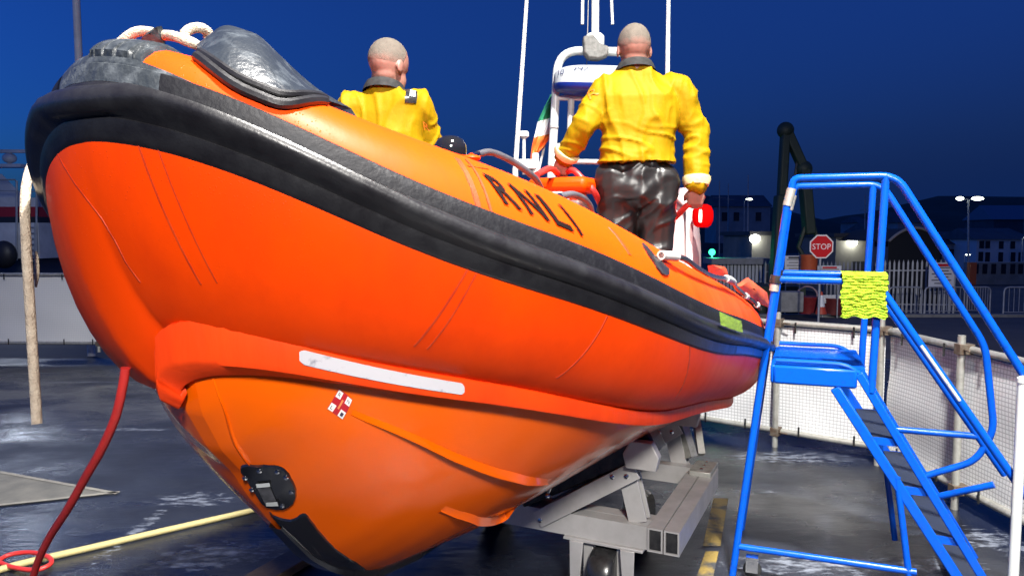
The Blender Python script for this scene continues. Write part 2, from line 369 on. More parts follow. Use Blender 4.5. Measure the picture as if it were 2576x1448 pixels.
def zs(u):
    u = max(u, 0); i = int(min(max(np.searchsorted(KZ, u) - 1, 0), _n - 2)); t = u - KZ[i]; h = _h[i]
    return float(VZ[i] + t * ((VZ[i + 1] - VZ[i]) / h - h * (2 * _M[i] + _M[i + 1]) / 6) + t * t * _M[i] / 2 + t ** 3 * (_M[i + 1] - _M[i]) / (6 * h))
def Bp(u, v, z): return OV + AV * u + NV * v + ZV * z
def uv_at(s):
    a = abs(s); u = LEN * a ** 2.5
    q = min(max(1 - u / LB, 0), 1); b = HB * max(1 - q ** PN, 1e-9) ** (1 / PM)
    t = min(max((u - 3.0) / (LEN - 3.0), 0), 1); b -= .36 * t ** 1.5
    return u, (b if s >= 0 else -b * .93)
def frame_at(s):
    """plan point and inward normal of the strake line; s -1 starboard stern .. 0 bow .. 1 port stern"""
    u, v = uv_at(s); e = .012 if abs(s) > .05 else .03
    s0, s1 = max(s - e, -1), min(s + e, 1)
    a = uv_at(s0); c = uv_at(s1); du, dv = c[0] - a[0], c[1] - a[1]; L = math.hypot(du, dv)
    return u, v, dv / L, -du / L            # inward normal (at the bow it points aft)
def endscale(s):
    t = max(0, (abs(s) - .955) / .045); return 1 - .62 * t * t
def tube_pt(s, phi, grow=0.0):
    u, v, nu, nv = frame_at(s); k = endscale(s)
    rb = .30 + .08 * exp(-u / .25) + .13 * min(max((-.045 - s) / .10, 0), 1) * exp(-max(u - .2, 0) / .5); rv = (.30 if sin(phi) > 0 else rb) * k + grow; rh = .25 * k
    e = .25 - (rh + grow) * cos(phi)
    return Bp(u + nu * e, v + nv * e, zs(u + nu * e) - .04 + rv * sin(phi))
def side_pt(s, e, dz):
    u, v, nu, nv = frame_at(s); return Bp(u + nu * e, v + nv * e, zs(u + nu * e) + dz)
def tube_n(s, phi):
    a = tube_pt(s, phi); return (tube_pt(s, phi, .02) - a).normalized()
STEM = [(.24, 1.45), (.255, 1.411), (.275, 1.323), (.34, 1.206), (.424, 1.112), (.482, 1.020), (.561, .920), (.699, .762), (.80, .68), (.898, .620), (1.034, .562), (1.3, .525), (1.8, .515), (2.5, .505), (4.7, .46)]
def zk(u): return float(np.interp(u, [a for a, _ in STEM], [c for _, c in STEM]))
def hull_pt(s, w, out=0.0):
    """port side hull skin: s along the skirt, w 0 keel .. 1 under the skirt"""
    a = abs(s); u, v, nu, nv = frame_at(a); e = .245
    uq, vq = u + nu * e, max(v + nv * e, .012); zt = zs(uq) - .385 - .03 * exp(-uq / .35); zb = zk(uq)
    vb = .03 * max(0, 1 - (uq - .24) / .9)
    k = .34 * exp(-max(uq - .3, 0) / .9) + .05
    vv = vb + (vq - vb) * min(w + k * sin(pi * w) * .6, 1.0 if w > .9 else 9)
    p = (uq, vv, zb + (zt - zb) * w ** (1.0 + .25 * exp(-uq)))
    return Bp(p[0], p[1] if s >= 0 else -p[1], p[2])
S0H = None
for k in range(400):
    a = k / 399; u, v, nu, nv = frame_at(a)
    if v + nv * .245 > .004: S0H = a; break
_pick = {}
def pick(kind, px, py):
    """nearest surface parameters of the tube or hull under a photo position"""
    if kind not in _pick:
        if kind == 'tube': ps = [(s, f) for s in np.linspace(-.45, .97, 240) for f in np.linspace(-1.35, 1.9, 70)]; pts = [tube_pt(*q) for q in ps]
        elif kind == 'hull': ps = [(s, w) for s in np.linspace(S0H, .97, 260) for w in np.linspace(0, 1, 60)]; pts = [hull_pt(*q) for q in ps]
        A = np.array([tuple(p) for p in pts]); z = A[:, 2] - EYE; d = A[:, 1] * CT - z * ST; v = A[:, 1] * ST + z * CT
        _pick[kind] = (ps, np.stack([CX + F * A[:, 0] / d, CY - F * v / d], 1), d)
    ps, q, d = _pick[kind]; r = np.hypot(q[:, 0] - px, q[:, 1] - py); lim = r.min() + 4
    c = np.where(r <= lim)[0]; i = c[(d[c] + r[c] * .01).argmin()]
    # local refinement between neighbours
    near = np.argsort(r + np.abs(d - d[i]) * 60)[:4]; wgt = 1 / (r[near] + .5); wgt /= wgt.sum()
    return float(sum(ps[j][0] * w for j, w in zip(near, wgt))), float(sum(ps[j][1] * w for j, w in zip(near, wgt)))

boat = thing('rescue_boat', 'orange inflatable rescue boat with black rubbing strake, bow towards the camera, on an aluminium trailer', 'lifeboat', Bp(2.4, 0, 0))
SS = list(np.linspace(-1, 1, 190))
PH = [2 * pi * k / 36 for k in range(36)]
tb = MB(); tb.grid([[tube_pt(s, f) for f in PH] for s in SS], closed_u=True)
n_ = len(SS) * 36; tb.f.append(tuple(range(36))); tb.f.append(tuple(range(n_ - 36, n_)))
tube = tb.build('inflatable_tube', MT['tube'], boat)
# rubbing strake
prof = [(.006, .012), (.009, .004), (.022, .001), (.033, -.008), (.039, -.022), (.039, -.032), (.035, -.044), (.024, -.054), (.009, -.057), (.006, -.060), (.009, -.064), (.008, -.098), (.004, -.102), (-.02, -.108)]
uprof = [(-.012, .066), (.003, .062), (.006, .057), (.007, .035), (.0065, .012)]
def surf_e(dz):
    q = min(max((dz + .04) / .30, -1), 1); return .25 - .25 * sqrt(max(1 - q * q, 0))
def strake_rows(pr, s0, s1):
    rows = []
    for s in SS:
        if s < s0 or s > s1: continue
        u, v, nu, nv = frame_at(s); k = 1 + .12 * exp(-u / .12)
        rows.append([side_pt(s, surf_e(dz) - o, dz * k) for o, dz in pr])
    return rows
strake = MB().grid(strake_rows(prof, -.985, .985)).build('rubbing_strake', MT['rubber'], boat)
MT['rubberu'] = mat('scuffed_black_rubber', (.005, .005, .007), .6, c2=(.012, .013, .016), sc=26, lo=.52, hi=.8, bump=.2, bsc=70, rv=.06, spec=.2)
MB().grid(strake_rows(uprof, -.985, -.1)).build('strake_band', MT['rubberu'], strake)
MB().grid(strake_rows(uprof, -.115, .15)).build('strake_band', MT['rubberg'], strake)
MB().grid(strake_rows(uprof, .14, .985)).build('strake_band', MT['rubberu'], strake)
# seams of the tube (glued tapes) and their thin ridges
def seam(s_top, s_bot, f0, f1, w=.012, m='tube2'):
    mb = MB(); rows = []
    for k in range(15):
        t = k / 14; s = s_top + (s_bot - s_top) * t; f = f0 + (f1 - f0) * t
        a = tube_pt(s, f, .0012); ds = (tube_pt(s + .004, f, .0012) - a).normalized()
        rows.append([tube_pt(s, f, -.003) - ds * w, a - ds * (w * .6), a + ds * (w * .6), tube_pt(s, f, -.003) + ds * w])
    mb.grid(rows); return mb.build('seam_tape', MT[m], tube)
def seam_px(a, b, w=.012):
    p, q = pick('tube', *a), pick('tube', *b); return seam(p[0], q[0], p[1], q[1], w)
for a, b, w in (((194, 362), (352, 712), .004), ((345, 360), (505, 715), .004), ((395, 370), (545, 712), .003), ((1182, 668), (1045, 872), .004), ((1205, 676), (1075, 878), .003), ((1528, 797), (1400, 950), .004), ((1735, 872), (1700, 1000), .006)):
    seam_px(a, b, w)
for a, b, w in (((1150, 400), (1205, 520), .012), ((1172, 402), (1235, 530), .006), ((1535, 575), (1585, 640), .012)):
    seam_px(a, b, w)
# skirt under the tube round the hull joint
def skirt_rng(u): return -.315 - .085 * exp(-u / .33), -.385 - .11 * exp(-u / .35)
fr = []
for s in SS:
    if abs(s) > .94: continue
    fa = frame_at(s); u = fa[0] + fa[2] * .2; t, b2 = skirt_rng(u); q_ = min(max((.16 - s) / .21, 0), 1) ** 1.6; t -= .13 * q_; b2 -= .032 * exp(-(s / .22) ** 2) + .05 * q_ ** 2 + .016 * exp(-((s - .13) / .1) ** 2); wob = (.0022 * sin(s * 260) + .0035 * noise.noise((s * 70, 0, 3))) * exp(-u / .6)
    lobe = exp(-((s + .05) / .13) ** 2); b2 -= .075 * lobe; o_ = .028 * exp(-(s / .2) ** 2)
    o_ -= .085 * min(max((-s - .03) / .12, 0), 1)
    fr.append([side_pt(s, .25 - min(o_, 0), t + .02), side_pt(s, .205 - o_ + wob, t - .006), side_pt(s, .19 - o_ + wob, t - .022), side_pt(s, .19 - o_ - wob, b2 + .012), side_pt(s, .196 - o_, b2), side_pt(s, .235 - min(o_, 0), b2 + .002), side_pt(s, .25 - min(o_, 0), b2 + .03)])
skirt = MB().grid(fr).build('tube_skirt', MT['skirt'], boat)
# reflective strip on the skirt
sa = [s for s in np.linspace(0, 1, 800)]
u0, u1 = .315, .615
rs = []
for s in [q for q in np.linspace(0.1, .6, 700) if u0 <= frame_at(q)[0] + frame_at(q)[2] * .19 <= u1]:
    fa = frame_at(s); u = fa[0] + fa[2] * .19; t, b2 = skirt_rng(u); h = t - .03; l = b2 + .014
    i = min(abs(u - u0), abs(u - u1)); r = .010 * (1 - min(i / .010, 1)) ** 2
    rs.append([side_pt(s, .19, h - r), side_pt(s, .1855 - .028 * exp(-(s / .2) ** 2), h - r), side_pt(s, .1855 - .028 * exp(-(s / .2) ** 2), l + r), side_pt(s, .19, l + r)])
MB().grid(rs).build('reflective_strip', MT['refl'], skirt)
# hull: port and starboard skins meeting at the keel
HS = list(np.linspace(S0H, .95, 90)); WSN = [k / 26 for k in range(27)]
hb = MB()
hb.grid([[hull_pt(s, w) for w in WSN] for s in HS]); hb.grid([[hull_pt(-s, w) for w in WSN] for s in HS])
hb.grid([[hull_pt(sg * s, 0) for sg in (1, -1)] for s in HS])
tr = [hull_pt(.95, w) for w in reversed(WSN)] + [hull_pt(-.95, w) for w in WSN]; hb.add(tr, [tuple(range(len(tr)))])
fr_ = [hull_pt(S0H, w) for w in reversed(WSN)] + [hull_pt(-S0H, w) for w in WSN]; hb.add(fr_, [tuple(range(len(fr_)))])
hull = hb.build('hull', MT['gel'], boat)
def hull_n(s, w):
    a = hull_pt(s, w); d1 = hull_pt(s + .004, w) - a; d2 = hull_pt(s, min(w + .02, 1)) - hull_pt(s, max(w - .02, 0)); n = d2.cross(d1).normalized()
    return n if n.dot(Vector((0, 0, EYE)) - a) > 0 or n.z < 0 else -n
def rail(pts, h=.022, name='spray_rail'):
    ps = smooth_path([Vector((*pick('hull', *p), 0)) for p in pts], 6); mb = MB(); rows = []; N = len(ps)
    for i, p in enumerate(ps):
        k = min(1, i / (N * .35), (N - 1 - i) / (N * .18)) * h + .0008; w = p.y
        a, b2, c = hull_pt(p.x, w + .022), hull_pt(p.x, w - .002), hull_pt(p.x, w - .02)
        n = hull_n(p.x, w); n = n if n.z < 0 or n.dot(NV) > 0 else -n
        o = (n * .55 + NV * .85 - ZV * .15).normalized()
        rows.append([a, b2 + o * k, b2 + o * k - ZV * .006, c])
    mb.grid(rows); return mb.build(name, MT['gel'], hull)
rail([(885, 1037), (1000, 1085), (1120, 1140), (1220, 1180), (1300, 1203), (1380, 1213)], .024)
rail([(523, 922), (548, 990), (577, 1073), (604, 1135), (628, 1166)], .005, 'stem_ridge')
rail([(1110, 1280), (1180, 1302), (1250, 1314), (1310, 1300)], .02)
# decals that lie on the hull
def hull_patch(quad, nx=10, ny=8, out=.003):
    q = [Vector((*pick('hull', *p), 0)) for p in quad]
    def mp(x, y):
        a = q[0].lerp(q[1], x); b2 = q[3].lerp(q[2], x); c = a.lerp(b2, y); n = hull_n(c.x, c.y)
        return hull_pt(c.x, c.y) + n * out
    return mp
def patch_mesh(mp, name, m, parent, nx=10, ny=8, mask=None):
    mb = MB(); mb.grid([[mp(x / nx, y / ny) for x in range(nx + 1)] for y in range(ny + 1)]); return mb.build(name, m, parent)
# service flag emblem: white lozenge with a red cross and the four letters
wm = mat('emblem_white', (.8, .78, .74), .35); rm = mat('emblem_red', (.42, .01, .02), .35); bm_ = mat('emblem_ink', (.03, .02, .05), .4); om = mat('emblem_orange', (.8, .25, .08), .4)
E4 = [(854, 976), (888, 1003), (862, 1054), (821, 1026)]
emb = patch_mesh(hull_patch(E4, out=.002), 'emblem', rm, hull)
def sub(x0, y0, x1, y1, out):
    mp = hull_patch(E4, out=out); return lambda x, y: mp(x0 + (x1 - x0) * x, y0 + (y1 - y0) * y)
for (x0, y0, ch) in ((0, 0, 'R'), (.62, 0, 'N'), (0, .62, 'L'), (.62, .62, 'I')):
    patch_mesh(sub(x0 + .03, y0 + .03, x0 + .35, y0 + .35, .0035), 'emblem_canton', wm, emb, 4, 4)
    f_ = sub(x0 + .11, y0 + .27, x0 + .27, y0 + .11, .0052); text_obj(ch, lambda x, y, f_=f_: f_(x, y), bm_, emb, 'letter')
patch_mesh(sub(.45, .28, .55, .72, .0035), 'emblem_anchor', om, emb, 3, 5)
# black bow eye plate with its slot, and the keel guard below
def outline_patch(outl, name, m, parent, out=.004, n=4):
    """closed outline given on the photo laid on the hull skin"""
    c = [Vector((*pick('hull', *p), 0)) for p in smooth_path([Vector((*p, 0)) for p in outl], n, closed=True) for p in [(p.x, p.y)]]
    ctr = sum(c, Vector((0, 0, 0))) / len(c); rows = []
    for k in (0.02, .25, .5, .75, .97, 1.0):
        o = out if k < .98 else 0
        rows.append([hull_pt((ctr.lerp(p, k)).x, (ctr.lerp(p, k)).y) + hull_n((ctr.lerp(p, k)).x, max((ctr.lerp(p, k)).y, .02)) * o for p in c])
    mb = MB(); mb.grid(rows, closed_u=True); mb.f.append(tuple(range(len(c)))); return mb.build(name, m, parent)
plate = outline_patch([(604, 1172), (650, 1168), (700, 1170), (728, 1190), (745, 1230), (744, 1256), (720, 1276), (690, 1276), (655, 1262), (628, 1222)], 'bow_eye_plate', MT['gloss'], hull, .007)
slot = patch_mesh(hull_patch([(645, 1210), (678, 1206), (702, 1262), (672, 1264)], out=.009), 'eye_slot', mat('slot_grey', (.09, .09, .1), .35, c2=(.03, .03, .03), sc=40), plate, 4, 4)
for q in ([(648, 1208), (682, 1205), (684, 1214), (650, 1217)], [(672, 1255), (700, 1253), (703, 1262), (674, 1264)]):
    patch_mesh(hull_patch(q, out=.012), 'eye_bar', MT['white'], plate, 3, 2)
for p in ((722, 1196), (735, 1232), (617, 1198), (633, 1228), (700, 1182), (655, 1180), (712, 1266)):
    c = pick('hull', *p); n = hull_n(*c); MB().lathe([(.008, 0), (.008, .004), (.004, .007)], hull_pt(*c) + n * .006, 10, n).build('screw', MT['steel'], plate)
kg = MB(); rows = []
for u in np.linspace(.57, 1.5, 40):
    w = .034 + .022 * min((u - .57) / .3, 1); z = zk(u); dz = (zk(u + .02) - zk(u - .02)) / .04
    nrm = (AV * dz - ZV).normalized() if dz < 0 else -ZV
    c = Bp(u, 0, z); rows.append([c - NV * w + nrm * -.035, c - NV * (w * .7) + nrm * .012, c + NV * (w * .7) + nrm * .012, c + NV * w + nrm * -.035 , c + NV * (w * 1.25) - nrm * .055])
kg.grid(rows); kg.build('keel_guard', MT['gloss'], hull)
outline_patch([(668, 1292), (715, 1304), (742, 1302), (768, 1290), (800, 1330), (850, 1383), (925, 1436), (868, 1434), (772, 1388), (712, 1338)], 'keel_guard', MT['gloss'], hull, .006)
# deck and transom inside the tubes
dk = MB(); rows = []
for s in np.linspace(.18, .96, 40):
    a, b2 = side_pt(s, .33, -.10), side_pt(-s, .33, -.10); z = min(max(a.z - .12, 1.02), 1.8)
    rows.append([Vector((*(a.lerp(b2, k / 6)).xy, z)) for k in range(7)])
dk.grid(rows); dk.build('deck', mat('grey_deck', (.2, .2, .21), .7, bump=.4, bsc=120), boat)
# letters on the tube
LQ = [pick('tube', 1211, 436), pick('tube', 1416, 521), pick('tube', 1477, 598), pick('tube', 1268, 514)]
def tmap(x, y):
    a = [LQ[3][i] + (LQ[2][i] - LQ[3][i]) * x for i in (0, 1)]; b2 = [LQ[0][i] + (LQ[1][i] - LQ[0][i]) * x for i in (0, 1)]
    return tube_pt(a[0] + (b2[0] - a[0]) * y, a[1] + (b2[1] - a[1]) * y, .0032)
for ch, x0, x1 in (('R', 0, .215), ('N', .295, .54), ('L', .62, .84), ('I', .925, .965)):
    text_obj(ch, lambda x, y, x0=x0, x1=x1: tmap(x0 + (x1 - x0) * x, y), MT['letter'], tube, 'letter', sub=3, offset=.022)
# ---------------------------------------------------------------- the lifeboat: fittings
def tube_outline(outl, name, m, parent, out=.004, n=5, inner=.25):
    c = []
    for p in smooth_path([Vector((*p, 0)) for p in outl], n, closed=True): c.append(Vector((*pick('tube', p.x, p.y), 0)))
    ctr = sum(c, Vector((0, 0, 0))) / len(c); rows = []
    for k, o in ((.02, 1), (.3, 1), (.6, 1), (.85, 1), (.97, .9), (1.0, -.3)):
        rows.append([tube_pt((ctr.lerp(p, k)).x, (ctr.lerp(p, k)).y, out * o) for p in c])
    mb = MB(); mb.grid(rows, closed_u=True); mb.f.append(tuple(range(len(c)))); return mb.build(name, m, parent)
# worn grey chafe band above the strake at the bow and ribbed nose pad over the stem
rows = []
for s in np.linspace(-.30, .18, 60):
    t = 1 - max(0, (s - .06) / .12); t2 = 1 - max(0, (-s - .12) / .18); top = .36 + .20 * min(t, t2)
    rows.append([tube_pt(s, .33 + (top - .33) * k / 5, .004 if 0 < k < 5 else -.002) for k in range(6)])
MB().grid(rows).build('chafe_band', MT['rubberg'], tube)
rows = []
for k in range(22):
    f = .42 + k / 21 * 1.6; r = []
    for j in range(61):
        t = j / 60; s = -.035 + .035 * k / 21 + t * .148
        rib = .005 * (1 if (t * 5.5) % 1 < .8 else -.2) * (1 if .1 < t < .92 else 0)
        r.append(tube_pt(s, f, (.006 + rib) if 0 < j < 60 and 0 < k else -.002))
    rows.append(r)
MB().grid(rows).build('nose_pad', MT['rubberg'], tube)
# spray cover: a stiff canvas hood on the bow
cov = mat('weathered_grey_canvas', (.016, .020, .026), .45, c2=(.085, .10, .115), sc=14, lo=.52, hi=.86, bump=.3, bsc=60, rv=.1)
base = smooth_path([Vector((x, y, 0)) for x, y in ((.168, .78), (.193, .60), (.213, .50), (.233, .48), (.252, .51), (.267, .68), (.284, 1.0))], 6)
ridge = smooth_path([Vector((x, y, 0)) for x, y in ((498, 112), (530, 84), (566, 64), (612, 74), (662, 98), (735, 178), (818, 250))], 6)
rows = []; bl = []
for i, (a, r) in enumerate(zip(base, ridge)):
    s, f = a.x, a.y; A = tube_pt(s, f, .008); d = (A - Vector((0, 0, EYE))).y
    R = P(r.x, r.y, d + .16); bk = (A + Vector((AV.x, AV.y, 0)) * .36 - NV * .12); bk.z = A.z - .06
    mid = A.lerp(R, .5) + Vector((0, -.03, .012)) * sin(pi * i / (len(base) - 1)); bm2 = R.lerp(bk, .5) + ZV * .04
    rows.append([A, A.lerp(mid, .5) + Vector((0, -.008, 0)), mid, mid.lerp(R, .5) + Vector((0, -.008, .004)), R, R.lerp(bm2, .5), bm2, bk]); bl.append(tube_pt(s, f, .006))
hood = MB().grid(rows).build('spray_cover', cov, boat)
MB().tube(bl, .013, 8).build('cover_rim', MT['rubber'], hood)
MB().tube([tube_pt(a.x, a.y + .10, .012) for a in base], .010, 8).build('cover_rim', MT['rubber'], hood)
# folded flap of the cover at the stem
c = [P(352, 104, 1.95), P(372, 88, 1.95), P(394, 72, 1.94), P(407, 66, 1.94), P(411, 84, 1.95), P(412, 110, 1.96), P(385, 120, 1.96)]
mb = MB(); ctr = sum(c, Vector()) / len(c)
mb.grid([[p for p in c], [p.lerp(ctr, .35) + Vector((.004, -.022, .002)) for p in c], [p.lerp(ctr, .9) + Vector((0, -.03, 0)) for p in c]], closed_u=True); mb.f.append(tuple(range(7, 14)))
mb.grid([[p for p in c], [p.lerp(ctr, .4) + Vector((0, .03, 0)) for p in c], [p.lerp(ctr, .9) + Vector((0, .04, 0)) for p in c]], closed_u=True)
mb.build('cover_flap', cov, boat)
# grab handles
def handle(pts, d, r, name='grab_handle'):
    n = len(pts); ps = smooth_path([P(x, y, d[0] + (d[1] - d[0]) * i / (n - 1)) for i, (x, y) in enumerate(pts)], 6)
    h = MB().tube(ps, r, 12).build(name, MT['foamgrip'], boat)
    a, b2 = ps[0], ps[-1]
    MB().tube([a + (a - ps[2]).normalized() * .028, a + (ps[2] - a) * .1], r * .95, 10).build('handle_end', MT['steel'], h)
    q = ps[0]; MB().ellipsoid(q + (a - ps[2]).normalized() * .03 - ZV * .006, (.026, .03, .010)).build('handle_foot', MT['tube'], h); return h
handle([(1203, 388), (1235, 383), (1282, 402), (1321, 428), (1347, 450), (1359, 472), (1364, 500)], (2.06, 2.3), .0098)
handle([(1408, 494), (1440, 489), (1468, 500), (1484, 520), (1489, 548)], (2.45, 2.7), .012)
seam_px((1178, 418), (1225, 428), .004)
# steering compass on its binnacle
cb = MB(); c0 = P(1133, 376, 2.34)
cb.lathe([(.05, -.02), (.052, 0), (.050, .014), (.041, .030), (.026, .040), (.008, .0435)], c0, 24); cmp_ = cb.build('compass_dome', MT['gloss'], boat)
MB().lathe([(.055, -.9), (.055, -.02)], c0, 16).build('binnacle', MT['tube'], cmp_)
# console seat pod in orange with a dark instrument shelf below
pod = MB(); a = P(1424, 468, 4.1); pod.box(a, (.34, .30, .08), NV, -AV); pod.box(a - ZV * .26 + NV * .02, (.16, .2, .46), NV, -AV)
pd = pod.build('console_pod', MT['tube'], boat, bevel=.03)
sh = MB(); sh.box(P(1392, 500, 2.9), (.10, .10, .05), NV, -AV); sh.build('instrument_box', mat('grey_plastic', (.22, .24, .26), .4), boat, bevel=.006)
mb = MB(); mb.box(P(1440, 525, 2.75), (.10, .12, .06), NV, -AV); mb.box(P(1465, 545, 2.75), (.08, .06, .05), NV, -AV); mb.build('equipment_bag', mat('brown_red_bag', (.10, .03, .02), .6, c2=(.03, .02, .02), sc=30), boat, bevel=.012)
# roll frame at the stern with its self-righting bag, mast and lights
rf = MB(); rf.tube(arc_path([P(1376, 640, 5.42), P(1404, 127, 5.4), P(1612, 132, 5.2), P(1618, 690, 5.2)], .17, 8), .031, 12)
frame = rf.build('roll_frame', MT['white'], boat)
for ya, da, db in ((246, 5.4, 5.03), (405, 5.41, 5.03)):
    MB().tube([P(1398 - (ya - 246) * .05, ya, da), P(1615, ya + 5, 5.2)], .019, 10).build('cross_bar', MT['white'], frame)
MB().tube([P(1437, 250, 5.36), P(1432, 402, 5.36)], .024, 10).build('upright', MT['whited'], frame)
MB().tube(arc_path([P(1590, 470, 5.15), P(1700, 490, 5.05), P(1735, 520, 5.0), P(1733, 690, 5.0)], .1, 6), .026, 12).build('stern_rail', MT['white'], boat)
for (x, y, d) in ((1402, 215, 5.4), (1394, 320, 5.4)):
    MB().tube([P(x, y - 3, d), P(x - .3, y + 3, d)], .0335, 12).build('collar', MT['whited'], frame)
bagA, bagB = P(1400, 214, 5.36), P(1625, 220, 5.16); bd = (bagB - bagA); bl_ = bd.length; bdn = bd.normalized(); bfn = bdn.cross(ZV).normalized()
if bfn.y > 0: bfn = -bfn
def bag_pt(t, f):
    k = (1 - abs(2 * t - 1) ** 6 * .55); kz = (1 - abs(2 * t - 1) ** 4 * .35)
    sf, cf = sin(f), cos(f); z = (.135 if sf > 0 else .075) * kz * (abs(sf) ** .8) * (1 if sf > 0 else -1)
    return bagA + bd * t + bfn * (.17 * k * (abs(cf) ** .7) * (1 if cf > 0 else -1)) + ZV * z
TT = [k / 28 for k in range(29)]
wb = MB().grid([[bag_pt(t, -.05 + (pi + .1) * k / 20) for k in range(21)] for t in TT])
wb.f += [tuple(range(21)), tuple(range(28 * 21, 29 * 21))]
bag = wb.build('righting_bag', mat('white_bag_fabric', (.40, .43, .45), .6, c2=(.34, .36, .38), sc=5, spec=.2), frame)
bb = MB().grid([[bag_pt(t, pi + .05 + (pi - .1) * k / 14) for k in range(15)] for t in TT]); bb.f += [tuple(range(15)), tuple(range(28 * 15, 29 * 15))]
bb.build('bag_base', mat('royal_blue_cover', (.004, .02, .17), .35, c2=(.004, .03, .3), sc=5), bag)
ink = mat('navy_ink', (.008, .012, .06), .5)
for body, t0, t1, f0, f1 in (('10', .075, .15, .24, .62), ('P47', .26, .43, .42, .72)):
    text_obj(body, lambda x, y, t0=t0, t1=t1, f0=f0, f1=f1: bag_pt(t0 + (t1 - t0) * x, f0 + (f1 - f0) * y) + bfn * .009 + ZV * .006, ink, bag, 'lettering', sub=1, shear=.3 if body != '10' else 0)
mst = MB().tube([P(1498, -60, 5.3), P(1497, 96, 5.3)], .028, 12).build('mast', MT['white'], frame)
MB().tube([P(1450, -30, 5.3), P(1560, -30, 5.3)], .012, 8).build('spreader', MT['white'], mst)
MB().tube([P(1466, -30, 5.3), P(1465, 62, 5.3)], .0115, 8).build('dipole_aerial', MT['white'], mst)
MB().tube([P(1537, -30, 5.3), P(1541, 62, 5.3)], .0105, 8).build('dipole_aerial', MT['white'], mst)
MB().tube([P(1481, -30, 5.32), P(1476, 165, 5.34)], .003, 6).build('halyard', MT['galv'], mst)
mb = MB().lathe([(.06, -.05), (.068, -.02), (.068, .03), (.05, .05), (.02, .055)], P(1496, 104, 5.26), 18); mb.build('light_housing', MT['white'], mst)
mb = MB().prism([(-.09, .05), (-.02, .06), (.03, 0), (.09, -.02), (.085, -.08), (.02, -.105), (-.05, -.10), (-.085, -.06)], .10, P(1496, 118, 5.24), (1, 0, 0), (0, 0, 1)); mb.build('mast_bracket', mat('grey_casting', (.15, .15, .14), .6, c2=(.08, .08, .075), sc=40), mst, bevel=.012)
for pts in ([P(1327, -30, 5.2), P(1296, 430, 5.2)], [P(1682, -30, 5.0), P(1676, 420, 5.0)]):
    w_ = MB().tube([pts[0], pts[0].lerp(pts[1], .5), pts[1]], [.013, .0155, .018], 10).build('whip_aerial', MT['white'], boat)
    MB().tube([pts[1] - ZV * .5, pts[1] + ZV * .02], .022, 10).build('aerial_base', MT['whited'], w_)
g = MB().lathe([(.012, -.25), (.012, 0), (.022, .01), (.036, .018), (.036, .045), (.028, .055)], P(1318, 350, 5.3), 16).build('gps_aerial', MT['white'], boat)
MB().box(P(1326, 414, 5.3), (.13, .1, .07)).build('mount_box', MT['whited'], g, bevel=.008)
MB().tube([P(1347, 386, 5.3), P(1347, 470, 5.3)], .026, 10).build('stanchion', MT['white'], boat)
# port navigation light, lit red
nl = MB().tube([P(1742, 560, 4.95), P(1766, 562, 4.9)], .016, 8).build('light_bracket', MT['white'], frame)
redg = glow('red_lamp_glow', (.8, .002, .003), .8); redg.node_tree.nodes['Principled BSDF'].inputs['Roughness'].default_value = 1.0; redg.node_tree.nodes['Principled BSDF'].inputs['Specular IOR Level'].default_value = 0; redg.node_tree.nodes['Principled BSDF'].inputs['Base Color'].default_value = (.12, .001, .001, 1)
lamp = MB().lathe([(.03, -.075), (.052, -.062), (.066, -.03), (.068, 0), (.066, .03), (.052, .062), (.03, .075)], P(1768, 543, 4.88), 24).build('navigation_light', redg, nl)
MB().lathe([(.008, -.04), (.010, 0), (.008, .04)], P(1762, 543, 4.88 - .069), 10).build('filament', glow('white_hot_filament', (1, .72, .6), 7), lamp)
pl = bpy.data.lights.new('navigation_light_beam', 'POINT'); pl.energy = 3.0; pl.color = (1, .03, .02); pl.shadow_soft_size = .06
po = bpy.data.objects.new('navigation_light_beam', pl); COL.objects.link(po); po.location = P(1775, 543, 4.72)
# outboard engine cowl behind the frame
ob = MB(); rows = []
for k in range(9):
    t = k / 8; w = .05 + .15 * sin(min(t * 1.15, 1) * pi / 2); dd = .12 + .18 * sin(min(t * 1.1, 1) * pi / 2); z = 2.12 - .72 * t
    c = P(1726, 640, 5.25); c = Vector((c.x - .06 * t, c.y, z)); rows.append([c + NV * (w * cos(a) * (1 if cos(a) < 0 else .7)) + AV * (dd * sin(a)) for a in [2 * pi * j / 20 for j in range(20)]])
ob.grid(rows, closed_u=True); ob.f.append(tuple(range(20))); ob.build('outboard_cowl', mat('pale_pink_grey_cowl', (.50, .38, .38), .35, c2=(.42, .33, .33), sc=6), boat)
# black fitting patch and the grab line along the port tube
pt_ = tube_outline([(1613, 612), (1640, 640), (1668, 664), (1683, 684), (1678, 694), (1662, 688), (1642, 660)], 'fitting_patch', MT['black'], tube, .006, 3)
ps = []
for (x, y), o in (((1656, 650), .012), ((1700, 668), .035), ((1740, 690), .03), ((1782, 708), .03), ((1822, 722), .045), ((1846, 735), .03), ((1874, 752), .025), ((1898, 766), .03), ((1925, 770), .03)):
    ps.append(tube_pt(*pick('tube', x, y), o))
ps = smooth_path(ps, 6); gl = MB().tube(ps, .010, 8).build('grab_line', MT['black'], boat)
for i0, i1 in ((0, 5), (22, 27), (35, 37), (43, 45)):
    MB().tube(ps[i0:i1], .016, 10).build('line_sleeve', MT['whited'], gl)
